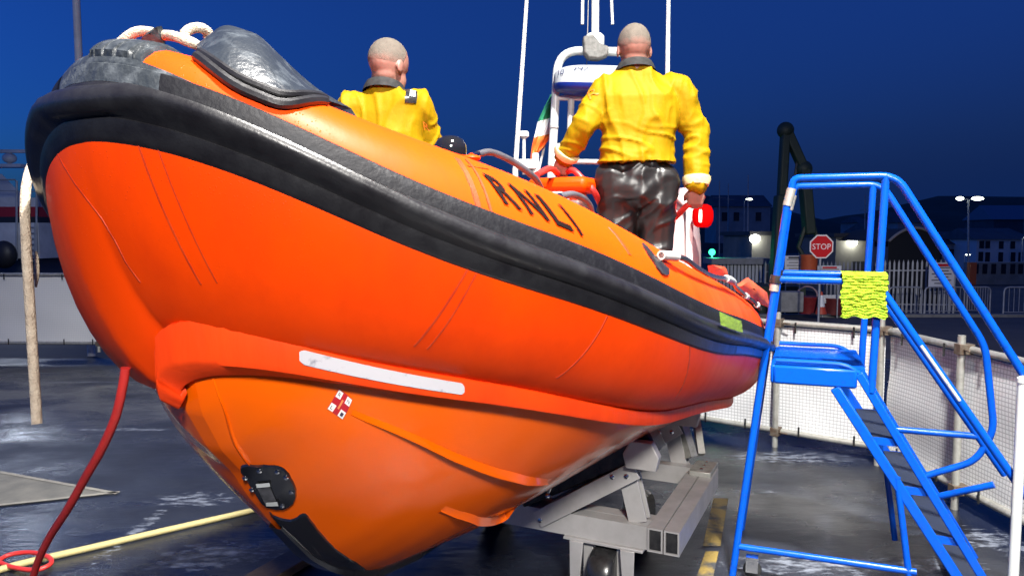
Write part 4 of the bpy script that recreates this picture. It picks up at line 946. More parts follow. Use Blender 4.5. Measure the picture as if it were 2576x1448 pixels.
for U in (UX + .03, 3.15):
    for sg in (1, -1):
        pd_ = MB(); pd_.beam(Bp(U, .05 * sg, vz(.05) - .066), Bp(U, .74 * sg, vz(.74) - .066), .15, .11); pad = pd_.build('bunk_pad', MT['black'], trl, bevel=.012)
        mb = MB()
        for o in (-.085, .085): mb.beam(Bp(U + o, .16 * sg, vz(.16) - .215), Bp(U + o, .66 * sg, vz(.66) - .165), .012, .085)
        mb.beam(Bp(U, .16 * sg, vz(.16) - .182), Bp(U, .66 * sg, vz(.66) - .132), .16, .010)
        arm = mb.build('bunk_arm', MT['alu'], trl, bevel=.002)
        mb = MB(); mb.prism([(-.07, -.045), (.07, -.045), (.085, .02), (.05, .085), (-.05, .085), (-.085, .02)], .05, Bp(U - .095, .70 * sg, vz(.70) - .12), NV, ZV); mb.build('arm_end', MT['alu'], arm, bevel=.004)
        for vv, zz in ((.18, -.222), (.62, -.175), (.55, -.150)):
            MB().lathe([(.012, 0), (.012, .006), (.005, .009)], Bp(U - .093, vv * sg, vz(vv) + zz), 10, -AV).build('pivot_bolt', MT['steel'], arm)
        mb = MB(); mb.beam(Bp(U - .03, .60 * sg, vz(.60) - .16), Bp(U - .03, .66 * sg, ZT), .012, .09, NV); mb.beam(Bp(U + .03, .60 * sg, vz(.60) - .16), Bp(U + .03, .66 * sg, ZT), .012, .09, NV)
        mb.build('strut', MT['alu'], trl, bevel=.002)
        mb = MB(); mb.tube([Bp(U - .09, .22 * sg, vz(.22) - .10), Bp(U - .10, .25 * sg, vz(.25) - .05)], .008, 8); mb.ellipsoid(Bp(U - .09, .22 * sg, vz(.22) - .115), (.016, .016, .016)); mb.build('shackle', MT['steel'], trl)
# rear uprights, drawbar, axle wheels
for sg in (1, -1):
    mb = MB(); mb.beam(Bp(3.2, .60 * sg, .82), Bp(3.12, .72 * sg, .52), .05, .06); mb.beam(Bp(3.4, .66 * sg, .84), Bp(3.2, .76 * sg, .52), .04, .04); mb.build('rear_guide', MT['galv'], trl)
mb = MB(); mb.beam(Bp(UX, 0, .38), Bp(3.1, 0, .42), .12, .10); mb.build('centre_beam', MT['alu'], trl, bevel=.006)
pk = [ground_at(690, 1452), ground_at(780, 1398)]; pk[1] = pk[0] + (pk[1] - pk[0]).normalized() * 1.1
mb = MB(); mb.beam(pk[0] - (pk[1] - pk[0]) * .5 + ZV * .03, pk[1] + ZV * .03, .16, .05); tag(mb.build('timber_plank', mat('wet_timber', (.16, .11, .07), .6, c2=(.09, .065, .045), sc=6, stretch=(1, 1, 1), bump=.4, bsc=30), loc=pk[0], bevel=.006), 'wet brown timber plank lying on the ground under the keel', 'plank')
def wheel(c, r, w, ax):
    c = Vector(c); t = MB().lathe([(r * .62, -w / 2), (r * .9, -w / 2), (r, -w * .34), (r, w * .34), (r * .9, w / 2), (r * .62, w / 2)], c, 28, ax).build('wheel', MT['black'], trl)
    MB().lathe([(r * .2, -w * .42), (r * .6, -w * .38), (r * .62, w * .38), (r * .2, w * .42)], c, 20, ax).build('rim', MT['galv'], t)
for sg in (1, -1): wheel(Bp(2.95, .46 * sg, .17), .17, .12, NV)
MB().tube([Bp(2.95, -.46, .17), Bp(2.95, .46, .17)], .03, 10).build('axle', MT['galv'], trl)
# jockey wheel in its bracket below the front beam
for v in (.50,):
    mb = MB()
    for o in (-.085, .085):
        mb.prism([(-.035, 0), (.035, 0), (.03, -.30), (-.01, -.30)] if o > 0 else [(-.035, 0), (.035, 0), (.01, -.30), (-.03, -.30)], .012, Bp(UX - .06, v + o * 1.5, ZB - .01), NV, ZV)
        mb.beam(Bp(UX - .01, v + o, ZB - .01), Bp(UX - .01, v + o, ZB - .32), .05, .012, AV)
    mb.box(Bp(UX + .02, v, ZB - .008), (.16, .40, .014), AV, NV); mb.build('wheel_bracket', MT['alu'], trl, bevel=.003)
    wheel(Bp(UX + .01, v, .145), .145, .12, NV)
# ---------------------------------------------------------------- scaffold rail fence with white mesh sheeting
def mesh_mat(name='white_mesh_sheet', k=1.0, kl=1.0):
    m = bpy.data.materials.new(name); m.use_nodes = True; n = m.node_tree; b = n.nodes['Principled BSDF']; L = n.links.new
    uv = n.nodes.new('ShaderNodeUVMap'); sx = n.nodes.new('ShaderNodeSeparateXYZ'); L(uv.outputs[0], sx.inputs[0])
    def line(o, per, w):
        a = n.nodes.new('ShaderNodeMath'); a.operation = 'MODULO'; a.inputs[1].default_value = per; L(o, a.inputs[0])
        c = n.nodes.new('ShaderNodeMath'); c.operation = 'LESS_THAN'; c.inputs[1].default_value = w; L(a.outputs[0], c.inputs[0]); return c.outputs[0]
    mx = n.nodes.new('ShaderNodeMath'); mx.operation = 'MAXIMUM'; L(line(sx.outputs[0], (.028), .005), mx.inputs[0]); L(line(sx.outputs[1], (.028), .006), mx.inputs[1])
    nz = n.nodes.new('ShaderNodeTexNoise'); nz.inputs['Scale'].default_value = 1.7; nz.inputs['Detail'].default_value = 5; L(uv.outputs[0], nz.inputs['Vector'])
    c0 = n.nodes.new('ShaderNodeMix'); c0.data_type = 'RGBA'; c0.inputs[6].default_value = (.54 * k, .555 * k, .565 * k, 1); c0.inputs[7].default_value = (.70 * k, .71 * k, .71 * k, 1); L(nz.outputs['Fac'], c0.inputs[0])
    c1 = n.nodes.new('ShaderNodeMix'); c1.data_type = 'RGBA'; c1.inputs[7].default_value = (.34 * kl, .35 * kl, .36 * kl, 1); L(mx.outputs[0], c1.inputs[0]); L(c0.outputs[2], c1.inputs[6]); L(c1.outputs[2], b.inputs['Base Color'])
    b.inputs['Roughness'].default_value = .55
    return m
MM = mesh_mat(); MM2 = mesh_mat('pale_sheeting', .97, 1.5)
def fence(a, b, label, posts, h=1.06, sag=.03, seedz=0, sheet=None):
    a, b = Vector((*a, 0)), Vector((*b, 0)); d = (b - a); L = d.length; d.normalize(); nrm = Vector((-d.y, d.x, 0))
    if nrm.y > 0: nrm = -nrm                                  # towards the camera side
    r = thing('mesh_fence', label, 'fence', a, 'mesh fences round the yard')
    nx, nz_ = max(int(L / .12), 8), 12; rows = []
    for k in range(nz_ + 1):
        z = .13 + (h - .17) * k / nz_
        rows.append([a + d * (L * i / nx) + ZV * z - nrm * (.02 - sag * (noise.noise((i * .21 + seedz, k * .16, 1)) + .35 * noise.noise((i * .09 + k * .25, k * .05, seedz)))) for i in range(nx + 1)])
    o = MB().grid(rows).build('mesh_sheet', sheet or MM, r)
    uvl = o.data.uv_layers.new(name='UVMap'); co = o.data.vertices
    for lp in o.data.loops:
        v = co[lp.vertex_index].co; uvl.data[lp.index].uv = (v.x * d.x + v.y * d.y, v.z)
    for z in (.13, h): MB().tube([a + ZV * z - d * .1, b + ZV * z + d * .1], .0242, 12).build('scaffold_rail', MT['galv'], r)
    for t in posts:
        q = a + d * (L * t) + nrm * .05
        po = MB().tube([q, q + ZV * (h + .09)], .0242, 12).build('scaffold_post', MT['galv'], r)
        for z in (.13, h): 
            mb = MB(); mb.box(q + ZV * z - nrm * .02, (.07, .10, .07), d, nrm); mb.tube([q + ZV * z + d * .02, q + ZV * z + d * .11 + nrm * .02], .008, 6); mb.build('coupler', mat('rusty_coupler', (.16, .14, .11), .6, .4, c2=(.1, .06, .04), sc=30) if 'coup' not in MT else MT['coup'], po, bevel=.006)
    n = int(L / .42); tm = None
    for i in range(n):
        for z in (.13, h):
            q = a + d * (L * (i + .5 + .2 * noise.noise((i * 3.1, z * 7, seedz))) / n) + ZV * z + nrm * .028
            c = q + ZV * (.02 if z < .5 else -.035)
            if tm is None:
                t_ = MB().box(c, (.014, .008, .09), d, nrm).build('cable_tie', MT['black'], r); tm = (t_, c)
            else:
                t2 = t_.copy(); COL.objects.link(t2); t2.parent = r; t2.location = c - tm[1]
    return r
MT['coup'] = mat('rusty_coupler', (.16, .14, .11), .6, .4, c2=(.1, .06, .04), sc=30)
gB = lambda x, y: tuple(ground_at(x, y).xy)
C_ = gB(2216, 1166); Lb = (.62, 7.62)
pB = gB(1970, 1132)
fence(Lb, C_, 'white mesh fence on scaffold poles behind the boat stern and the blue steps platform', [.03, (pB[0] - Lb[0]) / (C_[0] - Lb[0])], seedz=3)
R2 = gB(2415, 1276); dd = Vector((R2[0] - C_[0], R2[1] - C_[1], 0)).normalized()
Re = (C_[0] + dd.x * 2.3, C_[1] + dd.y * 2.3)
fence((C_[0] + dd.x * .03, C_[1] + dd.y * .03), Re, 'white mesh fence sagging on scaffold poles behind the slope of the blue steps', [.0, math.hypot(R2[0] - C_[0], R2[1] - C_[1]) / 2.3, .93], sag=.03, seedz=9)
fence((-11.5, 11.6), (-3.2, 11.3), 'long pale mesh fence far left behind the hanging beige rope', [.02, .3, .62, .98], h=1.19, seedz=5, sheet=MM2)
fence((-3.1, 11.25), (.55, 7.68), 'white mesh fence mostly hidden behind the orange boat hull', [.5], seedz=7)
# ---------------------------------------------------------------- across the quay: fences, signs, lamps, houses
def G(px, y): 
    """point on the quay at distance y under photo column px"""
    r = P(px, 700, 1.0) - Vector((0, 0, EYE)); x = r.x / r.y * y; return Vector((x, y, gz(y)))
steelg = mat('galvanised_palisade', (.34, .36, .40), .5, .3, c2=(.24, .25, .28), sc=3)
darks = mat('dark_steel', (.05, .05, .055), .6); greyb = mat('grey_boarding', (.24, .25, .28), .6, c2=(.18, .19, .2), sc=4)
signw = mat('sign_white', (.62, .63, .66), .45); signt = mat('sign_text_grey', (.10, .10, .13), .5); signr = mat('sign_red', (.55, .012, .015), .35)
def palisade(a, b, h, label, step=.17):
    d = (b - a); L = math.hypot(d.x, d.y); d.normalize(); r = thing('palisade_fence', label, 'fence', a, 'palisade fences across the quay')
    mb = MB(); n = int(L / step)
    for i in range(n):
        q = a + d * (i * step); z0 = gz(q.y)
        mb.add([q + d * x + ZV * (z - a.z + a.z) for x, z in ()], []) if False else None
        o = Vector((q.x, q.y, z0)); mb.prism([(-.034, .05), (.034, .05), (.034, h - .14), (0, h), (-.034, h - .14)], .012, o, Vector((d.x, d.y, 0)), ZV)
    mb.build('pales', steelg, r, smooth=False)
    for z in (.4, h - .45):
        MB().beam(Vector((a.x, a.y + .03, gz(a.y) + z)), Vector((b.x, b.y + .03, gz(b.y) + z)), .04, .05).build('rail', steelg, r)
    return r
palisade(G(1925, 31), G(1968, 31), 2.2, 'grey palisade fence section between the slatted hut and the blue steps post')
palisade(G(2060, 31), G(2178, 31), 2.2, 'grey palisade fence section directly behind the red STOP sign')
palisade(G(2203, 31), G(2420, 30), 2.25, 'longest grey palisade fence section, seen through the blue steps handrails')
def board(px, py, w, h, y, label, head=None, lines=5, legs=True):
    c = P(px, py, y); r = thing('notice_board', label, 'sign', Vector((c.x, c.y, gz(c.y))), 'white notice boards across the quay')
    p = MB().box(c, (w, .03, h)).build('panel', signw, r)
    tb_ = MB()
    for k in range(lines):
        ww = w * (.78 if k % 2 == 0 else .55); tb_.box(c + Vector((0, -.0175, h * (.30 - .62 * k / max(lines - 1, 1)))), (ww, .005, h * .045))
    tb_.build('text_lines', signt, p)
    if head: MB().box(c + Vector((0, -.0175, h * .40)), (w * .6, .005, h * .10)).build('heading', head, p)
    if legs:
        for s in (-.4, .4): MB().tube([Vector((c.x + s * w, c.y + .03, gz(c.y))), Vector((c.x + s * w, c.y + .03, c.z + h / 2))], .025, 8).build('leg', steelg, r)
board(1996, 667, .66, .72, 28, 'white notice board left of the orange drum, under the steps top rail', darks, 5)
board(2086, 691, .86, .66, 27, 'wide white notice board below the red STOP sign', signr, 4)
board(2090, 752, .70, .30, 27.4, 'low white notice panel behind the traffic cone', None, 3)
board(2368, 692, 1.0, 1.0, 29.5, 'square white notice board hung on the palisade fence behind the sloping handrails', signr, 6)
# stop sign
c = P(2066, 620, 22); sr = thing('stop_sign', 'red octagonal STOP sign with white border on a grey pole', 'road sign', Vector((c.x, c.y, gz(c.y))))
oc = lambda R: [(R * cos(pi / 8 + k * pi / 4), R * sin(pi / 8 + k * pi / 4)) for k in range(8)]
MB().tube([Vector((c.x, c.y + .05, gz(c.y))), c + Vector((0, .05, .3))], .035, 10).build('pole', steelg, sr)
fx, fz = Vector((1, 0, 0)), ZV
pl_ = MB().prism(oc(.375), .018, c, fx, fz).build('border', mat('sign_border_white', (.72, .68, .68), .4), sr, smooth=False)
MB().prism(oc(.335), .008, c + Vector((0, -.018, 0)), fx, fz).build('face', signr, sr, smooth=False)
text_obj('STOP', lambda x, y: c + Vector((-.27 + .54 * x, -.030, -.085 + .17 * y)), mat('sign_letter_white', (.8, .76, .76), .4), sr, 'lettering')
# drum, baskets, cone, block
def drum(px, py0, py1, w, d, m, label, name, taper=1.0):
    b = P(px, py1, d); t = P(px, py0, d); h = t.z - b.z
    o = MB().lathe([(w * taper, 0), (w * taper * 1.02, h * .06), (w * 1.0, h * .9), (w * 1.05, h * .94), (w * 1.05, h), (w * .9, h * .985)], b, 20).build(name, m, loc=b)
    return tag(o, label, name.replace('_', ' '))
drum(2034, 640, 696, .30, 27.5, mat('orange_plastic', (.50, .10, .03), .5, c2=(.4, .07, .02), sc=6), 'upright orange plastic drum between the two upper notice boards', 'plastic_drum', .95)
drum(2032, 745, 788, .38, 27, mat('dark_red_plastic', (.20, .015, .02), .5, c2=(.14, .01, .014), sc=6), 'dark red tapered bin left of the traffic cone', 'litter_bin', .8)
hb_ = P(2030, 745, 26.9); tag(MB().tube([hb_ + Vector((.38 * cos(a), 0, .36 * sin(a))) for a in [pi * k / 12 for k in range(13)]], .03, 8).build('hoop', mat('pinkish_hoop', (.3, .2, .22), .5), loc=hb_), 'pinkish hoop standing over the dark red bin', 'hoop')
drum(2096, 748, 790, .40, 27.6, mat('maroon_plastic', (.13, .018, .02), .5, c2=(.09, .012, .014), sc=6), 'maroon bin right of the traffic cone, partly behind the lime cloth', 'litter_bin', .9)
cb0 = P(2065, 791, 26); cn = thing('traffic_cone', 'orange traffic cone with a white sleeve between two dark red bins', 'traffic cone', cb0)
MB().lathe([(.20, .03), (.135, .26), (.126, .28)], cb0, 18).build('cone_base', mat('cone_orange', (.42, .05, .02), .5), cn)
MB().lathe([(.128, .28), (.06, .68)], cb0, 18).build('sleeve', signw, cn); MB().lathe([(.06, .68), (.035, .80), (.02, .81)], cb0, 18).build('tip', mat('cone_orange', (.42, .05, .02), .5), cn)
MB().box(cb0 + ZV * .015, (.5, .5, .03)).build('foot', darks, cn)
b0 = P(1984, 783, 26.5); mb = MB().box(b0 + ZV * .36, (.80, .7, .72)); tag(mb.build('concrete_block', mat('pale_block', (.26, .26, .26), .7, c2=(.18, .18, .18), sc=4), loc=b0, bevel=.04), 'pale grey concrete block standing just behind the blue steps post', 'block')
# crowd barriers
def barrier(px0, px1, d, label):
    a, b = P(px0, 776, d), P(px1, 776, d); z0 = gz(a.y); a.z = b.z = z0; r = thing('crowd_barrier', label, 'barrier', a, 'crowd barriers on the quay')
    MB().tube(arc_path([a, a + ZV * 1.12, b + ZV * 1.12, b], .2, 5), .03, 8).build('frame', steelg, r); mb = MB(); n = 9
    for k in range(1, n): q = a.lerp(b, k / n); mb.tube([q + ZV * .18, q + ZV * 1.1], .012, 6)
    mb.tube([a + ZV * .18, b + ZV * .18], .02, 6); mb.build('bars', steelg, r)
barrier(2325, 2425, 29, 'crowd barrier seen between the two sloping blue handrails')
barrier(2235, 2318, 29.2, 'leftmost crowd barrier, in front of the longest palisade fence')
barrier(2432, 2490, 30, 'crowd barrier just right of the blue handrails')
barrier(2524, 2640, 28, 'rightmost crowd barrier, cut by the photo edge')
# slatted hut with a flat roof, and the green light on its pole
ha, hb2 = G(1790, 33), G(1926, 33); hr_ = thing('slatted_hut', 'low pale hut with slatted front and flat roof near the green light', 'hut', ha)
mb = MB(); zt = P(1800, 664, 33).z; n = 15
for k in range(n): q = ha.lerp(hb2, (k + .5) / n); mb.box(Vector((q.x, q.y, (q.z + zt) / 2)), (.11, .03, zt - q.z))
mb.build('slats', mat('pale_slats', (.42, .45, .50), .5), hr_)
c0 = (ha + hb2) / 2; MB().box(Vector((c0.x, c0.y + .6, (c0.z + zt) / 2)), (2.3, 1.1, zt - c0.z - .02)).build('wall', mat('dark_wall', (.04, .045, .06), .7), hr_)
MB().box(Vector((c0.x, c0.y + .5, zt + .13)), (2.55, 1.5, .26)).build('roof', greyb, hr_)
g0 = G(1791, 34); gt = P(1791, 634, 34); gl_ = thing('signal_light', 'green signal light glowing on a thin pole above the slatted hut', 'signal light', g0)
MB().tube([g0, gt], .04, 8).build('pole', signw, gl_); MB().ellipsoid(gt, (.15, .15, .15)).build('lens', glow('green_lamp', (.05, 1.0, .42), 3.0), gl_)
pl = bpy.data.lights.new('signal_light_beam', 'POINT'); pl.energy = 25; pl.color = (.05, 1, .4); po = bpy.data.objects.new('signal_light_beam', pl); COL.objects.link(po); po.location = gt + Vector((0, -.4, 0))
# stores with wall lamps
lampw = glow('white_lamp', (1, .98, .86), 18)
def lamp_or_fill_light(p, e, c=(1, .97, .86), r=.15):
    l = bpy.data.lights.new('lamp_or_fill_beam', 'POINT'); l.energy = e; l.color = c; l.shadow_soft_size = r; o = bpy.data.objects.new('lamp_or_fill_beam', l); COL.objects.link(o); o.location = p
pale = mat('pale_render', (.22, .22, .20), .8, c2=(.17, .17, .15), sc=.8, bump=.3, bsc=8)
def store(px0, px1, ytop, d, lx, ly, label, e=160):
    a, b = G(px0, d), G(px1, d); zt = P(px0, ytop, d).z; r = thing('store_building', label, 'building', a, 'store buildings with wall lamps')
    w = b.x - a.x; c = Vector(((a.x + b.x) / 2, d + 3, (a.z + zt) / 2)); MB().box(c, (w, 6, zt - a.z)).build('wall', pale, r)
    MB().box(Vector((c.x, c.y, zt + .12)), (w + .4, 6.4, .24)).build('roof', darks, r)
    MB().box(Vector((c.x + w * .22, d - .012, a.z + 1.05)), (.95, .03, 2.1)).build('door', mat('dark_door', (.03, .035, .04), .6), r)
    lp_ = P(lx, ly, d - .25); f = MB().box(lp_ + Vector((0, .12, .06)), (.3, .24, .06)).build('wall_lamp', darks, r); MB().ellipsoid(lp_, (.32, .14, .26)).build('lamp_lens', lampw, f); lamp_or_fill_light(lp_ + Vector((0, -.35, -.18)), e)
store(1890, 1950, 592, 44, 1899, 600, 'pale store with a bright wall lamp, left of the blue steps post', 34)
store(2100, 2185, 596, 46, 2144, 609, 'pale store with a bright wall lamp, right of the STOP sign', 34)
# folded crane boom, dark against the sky
cr = thing('knuckle_crane', 'tall dark folded crane boom rising behind the blue steps into the sky', 'crane', G(1955, 30))
crm = mat('dark_green_crane_paint', (.012, .022, .016), .6, c2=(.02, .035, .02), sc=2)
b1, b2_, b3, b4 = G(1952, 30), P(1976, 328, 30), P(2022, 425, 30), P(2036, 590, 30)
mb = MB(); mb.beam(b1, b2_.lerp(b1, .35), .52, .56, (0, 1, 0)); mb.beam(b2_.lerp(b1, .36), b2_, .34, .42, (0, 1, 0)); mb.build('boom', crm, cr, bevel=.08)
mb = MB(); mb.beam(b2_ + Vector((0, .02, .1)), b3, .36, .42, (0, 1, 0)); mb.ellipsoid(b2_, (.34, .3, .34)); mb.build('jib', crm, cr, bevel=.06)
mb = MB(); mb.beam(b3, b4, .40, .55, (0, 1, 0)); mb.ellipsoid(b3, (.34, .3, .34)); mb.build('stick', crm, cr, bevel=.06)
MB().tube([b1.lerp(b2_, .55) + Vector((.3, -.1, 0)), b2_.lerp(b3, .7)], .07, 8).build('ram', darks, cr)
mb = MB(); [mb.tube([b4 + Vector((.18 * s, 0, .3)), b4 + Vector((.42 * s, 0, -.5)), b4 + Vector((.12 * s, 0, -1.0))], .09, 6) for s in (-1, 1)]; mb.build('grab', crm, cr)
MB().box(b1 + Vector((0, .4, .6)), (1.8, 2.4, 1.2)).build('base', crm, cr)
# street lamps
def street_lamp(px, py, d, label, heads=2, e=14, s=1.0):
    g = G(px, d); t = P(px, py, d); r = thing('street_lamp', label, 'street lamp', g, 'street lamps across the harbour'); MB().tube([g, t], [.09 * s, .05 * s], 8).build('column', steelg, r)
    for k in range(heads):
        sg = (1, -1)[k]; h = MB().tube([t, t + Vector((.55 * sg * s, 0, .12 * s))], .04 * s, 6).build('arm', steelg, r); MB().ellipsoid(t + Vector((.62 * sg * s, -.05, .10 * s)), (.42 * s * (1 if sg > 0 else .6), .2 * s, .13 * s)).build('lantern', glow('lantern_white', (.92, 1, .84), e), h)
street_lamp(2436, 503, 60, 'tall twin headed street lamp, brightest on the skyline right of the steps', 2, 12, 1.15)
street_lamp(2570, 600, 62, 'short street lamp at the right edge before the white houses', 1, 12, 1.0)
street_lamp(1872, 503, 85, 'distant street lamp on the dark hillside left of the crane', 1, 8, .9)
street_lamp(2425, 642, 66, 'low globe lamp below the tall twin headed street lamp', 1, 9, .5)
street_lamp(2577, 524, 75, 'distant street lamp cut by the right edge beside the grey roof', 1, 7, .8)
lg = G(222, 12.4); lt = thing('lamp_column', 'plain pale lamp column rising out of the picture behind the bow', 'lamp post', lg)
MB().tube([lg, Vector((lg.x - .02, lg.y, 10.5))], [.062, .055], 14).build('column', mat('pale_grey_column', (.72, .73, .75), .5, c2=(.55, .56, .58), sc=3), lt); MB().box(Vector((lg.x + .35, lg.y, 10.45)), (.9, .24, .1)).build('lantern', darks, lt)
# houses, hangar, roofs
win = mat('dark_window', (.015, .018, .028), .15); brick = mat('weathered_wall', (.32, .31, .33), .85, c2=(.24, .23, .25), sc=.7); whw = mat('white_house_wall', (.50, .52, .58), .8, c2=(.42, .44, .5), sc=.5)
slate = mat('slate_roof', (.07, .08, .10), .7, c2=(.05, .055, .07), sc=1)
def house(px0, px1, ytop, ybase, d, m, label, wins, roof=0.0, rm=None, group='houses across the harbour'):
    a, b = P(px0, ybase, d), P(px1, ybase, d); zt = P(px0, ytop, d).z; r = thing('house', label, 'house', Vector((a.x, d, a.z)), group); w = b.x - a.x; hgt = zt - a.z; D_ = 7.0
    MB().box(Vector(((a.x + b.x) / 2, d + D_ / 2, (a.z + zt) / 2 - 1)), (w, D_, hgt + 2)).build('wall', m, r)
    if roof:
        mb = MB(); x0, x1 = a.x - .3, b.x + .3; mb.add([(x0, d - .3, zt), (x1, d - .3, zt), (x1, d + D_ + .3, zt), (x0, d + D_ + .3, zt), (x0 + .3, d + D_ / 2, zt + roof), (x1 - .3, d + D_ / 2, zt + roof)], [(0, 1, 5, 4), (2, 3, 4, 5), (0, 4, 3), (1, 2, 5), (3, 2, 1, 0)]); mb.build('roof', rm or slate, r, smooth=False)
    for (wx, wy, ww, wh) in wins:
        c = P(wx, wy, d); f = MB().box(Vector((c.x, d - .02, c.z)), (ww + .16, .05, wh + .16)).build('window', m, r); MB().box(Vector((c.x, d - .05, c.z)), (ww, .02, wh)).build('pane', win, f)
S7 = 7
house(2455, 2590, 602, 662, 78, whw, 'white harbour house with small dark paired windows at the right edge', [(2467, 615, .5, .8), (2482, 615, .5, .8), (2516, 616, .5, .8), (2545, 616, .5, .8), (2466, 645, .5, 1.0), (2483, 646, .5, 1.0), (2516, 646, .5, 1.0), (2547, 646, .5, 1.0), (2566, 646, .5, 1.0)], 1.2)
house(2345, 2452, 614, 666, 82, brick, 'long grey stone house with dark windows left of the white harbour house', [(2360, 645, .7, 1.2), (2392, 640, .7, 1.2), (2412, 645, .7, 1.2), (2440, 640, .7, 1.2)], 1.4)
house(2495, 2640, 552, 572, 110, slate, 'barn with a broad slate blue roof above the white harbour house', [], 2.2, mat('blue_slate_roof', (.12, .15, .22), .6))
house(2190, 2240, 585, 640, 90, brick, 'small grey house on the hillside behind the upright rails of the steps', [(2205, 610, .7, 1.0), (2225, 610, .7, 1.0)], 1.3)
house(2160, 2185, 560, 600, 120, brick, 'narrow dark house with a square chimney block high on the hillside', [(2170, 575, .8, 1.0)], 1.0)
house(1800, 1935, 520, 580, 120, brick, 'wide dark terrace on the hillside behind the red navigation light', [(1820, 545, .9, 1.4), (1850, 545, .9, 1.4), (1905, 545, .9, 1.4)], 2.0)
house(2255, 2345, 560, 610, 100, brick, 'dark warehouse low on the hillside between the sloping handrails', [(2280, 590, 1, 1.4), (2320, 590, 1, 1.4)], 1.5)
# quay wall with openings, right
qw = thing('quay_wall', 'pale quay wall with dark openings below the white harbour house', 'wall', G(2440, 56)); a, b = G(2440, 56), G(2620, 56); zt = P(2500, 660, 56).z
MB().box(Vector(((a.x + b.x) / 2, 56.4, (a.z + zt) / 2 - .5)), (b.x - a.x, .8, zt - a.z + 1)).build('wall', mat('pale_quay_stone', (.25, .245, .23), .8, c2=(.17, .165, .15), sc=1), qw)
for x in (2456, 2478, 2500, 2525, 2548, 2568): 
    c = P(x, 676, 56); MB().box(Vector((c.x, 55.98, c.z)), (.34, .06, .75)).build('opening', win, qw)
c = P(2444, 688, 40); tag(MB().box(c, (.34, .3, 1.2)).build('utility_box', mat('rust_orange', (.28, .06, .02), .6), loc=c), 'rust orange cabinet at the left end of the pale quay wall', 'cabinet')
# boat shed with a pale arched fascia
a, b = G(2232, 40), G(2362, 40); sh_ = thing('arched_shed', 'dark arched shed with a pale curved edge behind the steps handrails', 'shed', a); zt = P(2300, 574, 40).z; zb = P(2300, 640, 40).z
arc = [Vector((a.x + (b.x - a.x) * k / 16, 40, zb + (zt - zb) * sin(pi * (.12 + .76 * k / 16)) ** .7)) for k in range(17)]
rows = [[p + Vector((0, y, 0)) for p in arc] for y in (0, 6)]; MB().grid(rows).build('roof', mat('dark_canvas', (.03, .03, .032), .7), sh_)
MB().add([tuple(p) for p in arc] + [(b.x, 40.0, b.z), (a.x, 40.0, a.z)], [tuple(range(19))]).build('front', mat('dark_front', (.012, .012, .013), .8), sh_)
MB().tube([p + Vector((0, -.05, .02)) for p in arc], .075, 8).build('fascia', mat('pale_fascia', (.34, .30, .26), .6), sh_)
# yacht masts at the far berth
for px, yt, yb, d in ((1810, 455, 575, 70), (1832, 462, 575, 72), (1882, 440, 590, 68), (2196, 470, 600, 75), (2176, 490, 600, 80)):
    a = P(px, yb, d); mb = MB().tube([Vector((a.x, d, gz(d))), P(px, yt, d)], [.07, .045], 6); s0 = P(px, yt + (yb - yt) * .35, d); mb.tube([s0 + Vector((-.6, 0, 0)), s0 + Vector((.6, 0, 0))], .025, 6)
    tag(mb.build('yacht_mast', steelg, loc=Vector((a.x, d, gz(d)))), 'thin grey yacht mast with one crosstree at the far berth', 'mast', 'yacht masts at the far berth')
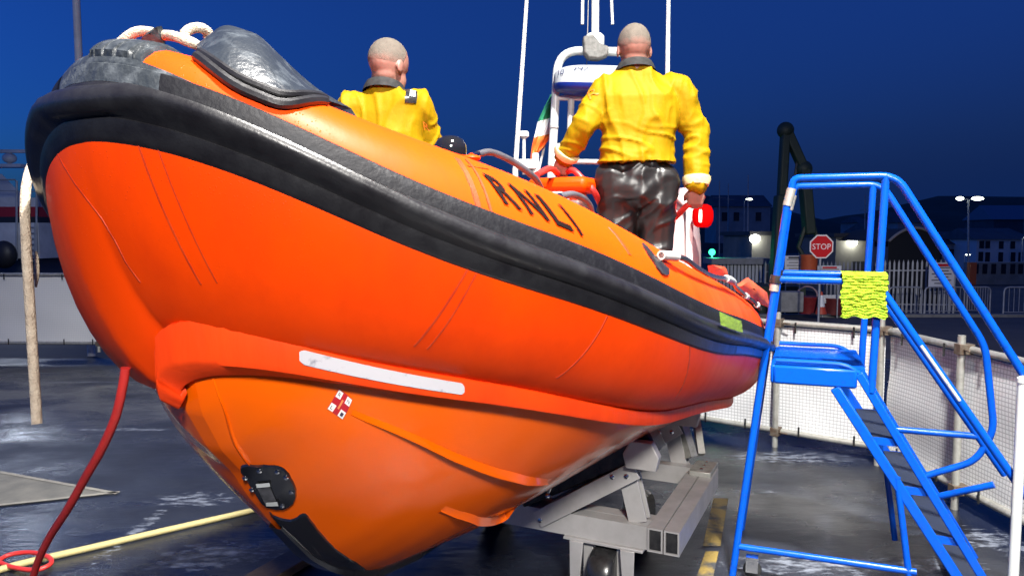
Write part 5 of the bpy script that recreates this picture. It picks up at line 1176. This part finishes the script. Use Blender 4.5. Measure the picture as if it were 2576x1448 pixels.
# moored white vessel behind the left fence
vs = thing('moored_vessel', 'white vessel with red band, railings and radar scanner, moored at the far left', 'vessel', G(-100, 26)); dV = 26.0
V_ = lambda x, y, o=0: P(x, y, dV + o)
wv = mat('vessel_white', (.55, .56, .60), .45, c2=(.4, .41, .45), sc=1.5); rv_ = mat('vessel_red', (.28, .012, .02), .5); bv_ = mat('vessel_black', (.015, .015, .02), .5)
def slab(x0, x1, y0, y1, o, th, m, name, par=vs): 
    a, b = V_(x0, y1, o), V_(x1, y0, o); return MB().box(Vector(((a.x + b.x) / 2, a.y + th / 2, (a.z + b.z) / 2)), (b.x - a.x, th, b.z - a.z)).build(name, m, par)
slab(-420, 100, 560, 650, 0, 5, wv, 'hull_side'); slab(-420, 98, 520, 545, .2, 4.8, rv_, 'red_band'); slab(-420, 99, 545, 561, .12, 4.9, bv_, 'black_fender'); slab(-420, 96, 497, 520, .5, 4, wv, 'bulwark')
mb = MB(); mb.add([V_(-420, 497, .8), V_(62, 497, .8), V_(5, 438, .8), V_(-60, 425, .8), V_(-420, 425, .8)] + [V_(-420, 497, 4), V_(62, 497, 4), V_(5, 438, 4), V_(-60, 425, 4), V_(-420, 425, 4)], [(0, 1, 2, 3, 4), (9, 8, 7, 6, 5), (0, 5, 6, 1), (1, 6, 7, 2), (2, 7, 8, 3), (3, 8, 9, 4)]); mb.build('wheelhouse', wv, vs, smooth=False)
slab(-420, 100, 650, 690, .6, 4, mat('vessel_dark_blue', (.05, .06, .10), .5), 'boot_top')
mb = MB()
for x in (42, 66, 92): mb.tube([V_(x, 655, -.1), V_(x, 455, -.1)], .035, 6)
mb.tube([V_(-60, 452, -.1), V_(38, 452, -.1), V_(42, 460, -.1)], .03, 6); mb.tube([V_(66, 455, -.1), V_(110, 455, -.1)], .03, 6); mb.tube([V_(-60, 478, -.1), V_(110, 482, -.1)], .02, 6); mb.build('railing', steelg, vs)
mb = MB(); [mb.tube([V_(55, y, -.12), V_(88, y, -.12)], .03, 6) for y in range(572, 660, 14)]; mb.tube([V_(55, 560, -.12), V_(55, 660, -.12)], .03, 6); mb.tube([V_(88, 560, -.12), V_(88, 660, -.12)], .03, 6); mb.build('ladder', steelg, vs)
rd = MB().tube([V_(-60, 425, 1.5), V_(-20, 405, 1.5)], .12, 8).build('radar_mast', wv, vs); slab(-70, 52, 412, 420, 1.3, .5, wv, 'radar_platform', rd); slab(-40, 66, 376, 384, 1.4, .2, wv, 'radar_scanner', rd)
MB().ellipsoid(V_(24, 398, 1.5), (.24, .24, .19)).build('radar_dome', wv, rd); MB().tube([V_(24, 412, 1.5), V_(24, 384, 1.5)], .07, 8).build('radar_pedestal', wv, rd)
MB().ellipsoid(V_(10, 640, -.4), (.42, .3, .48)).build('fender_tyre', bv_, vs)
lamp_or_fill_light(V_(20, 420, -5), 240, (.8, .88, 1.0), .4)  # unseen fill light in front of the vessel, no fixture there
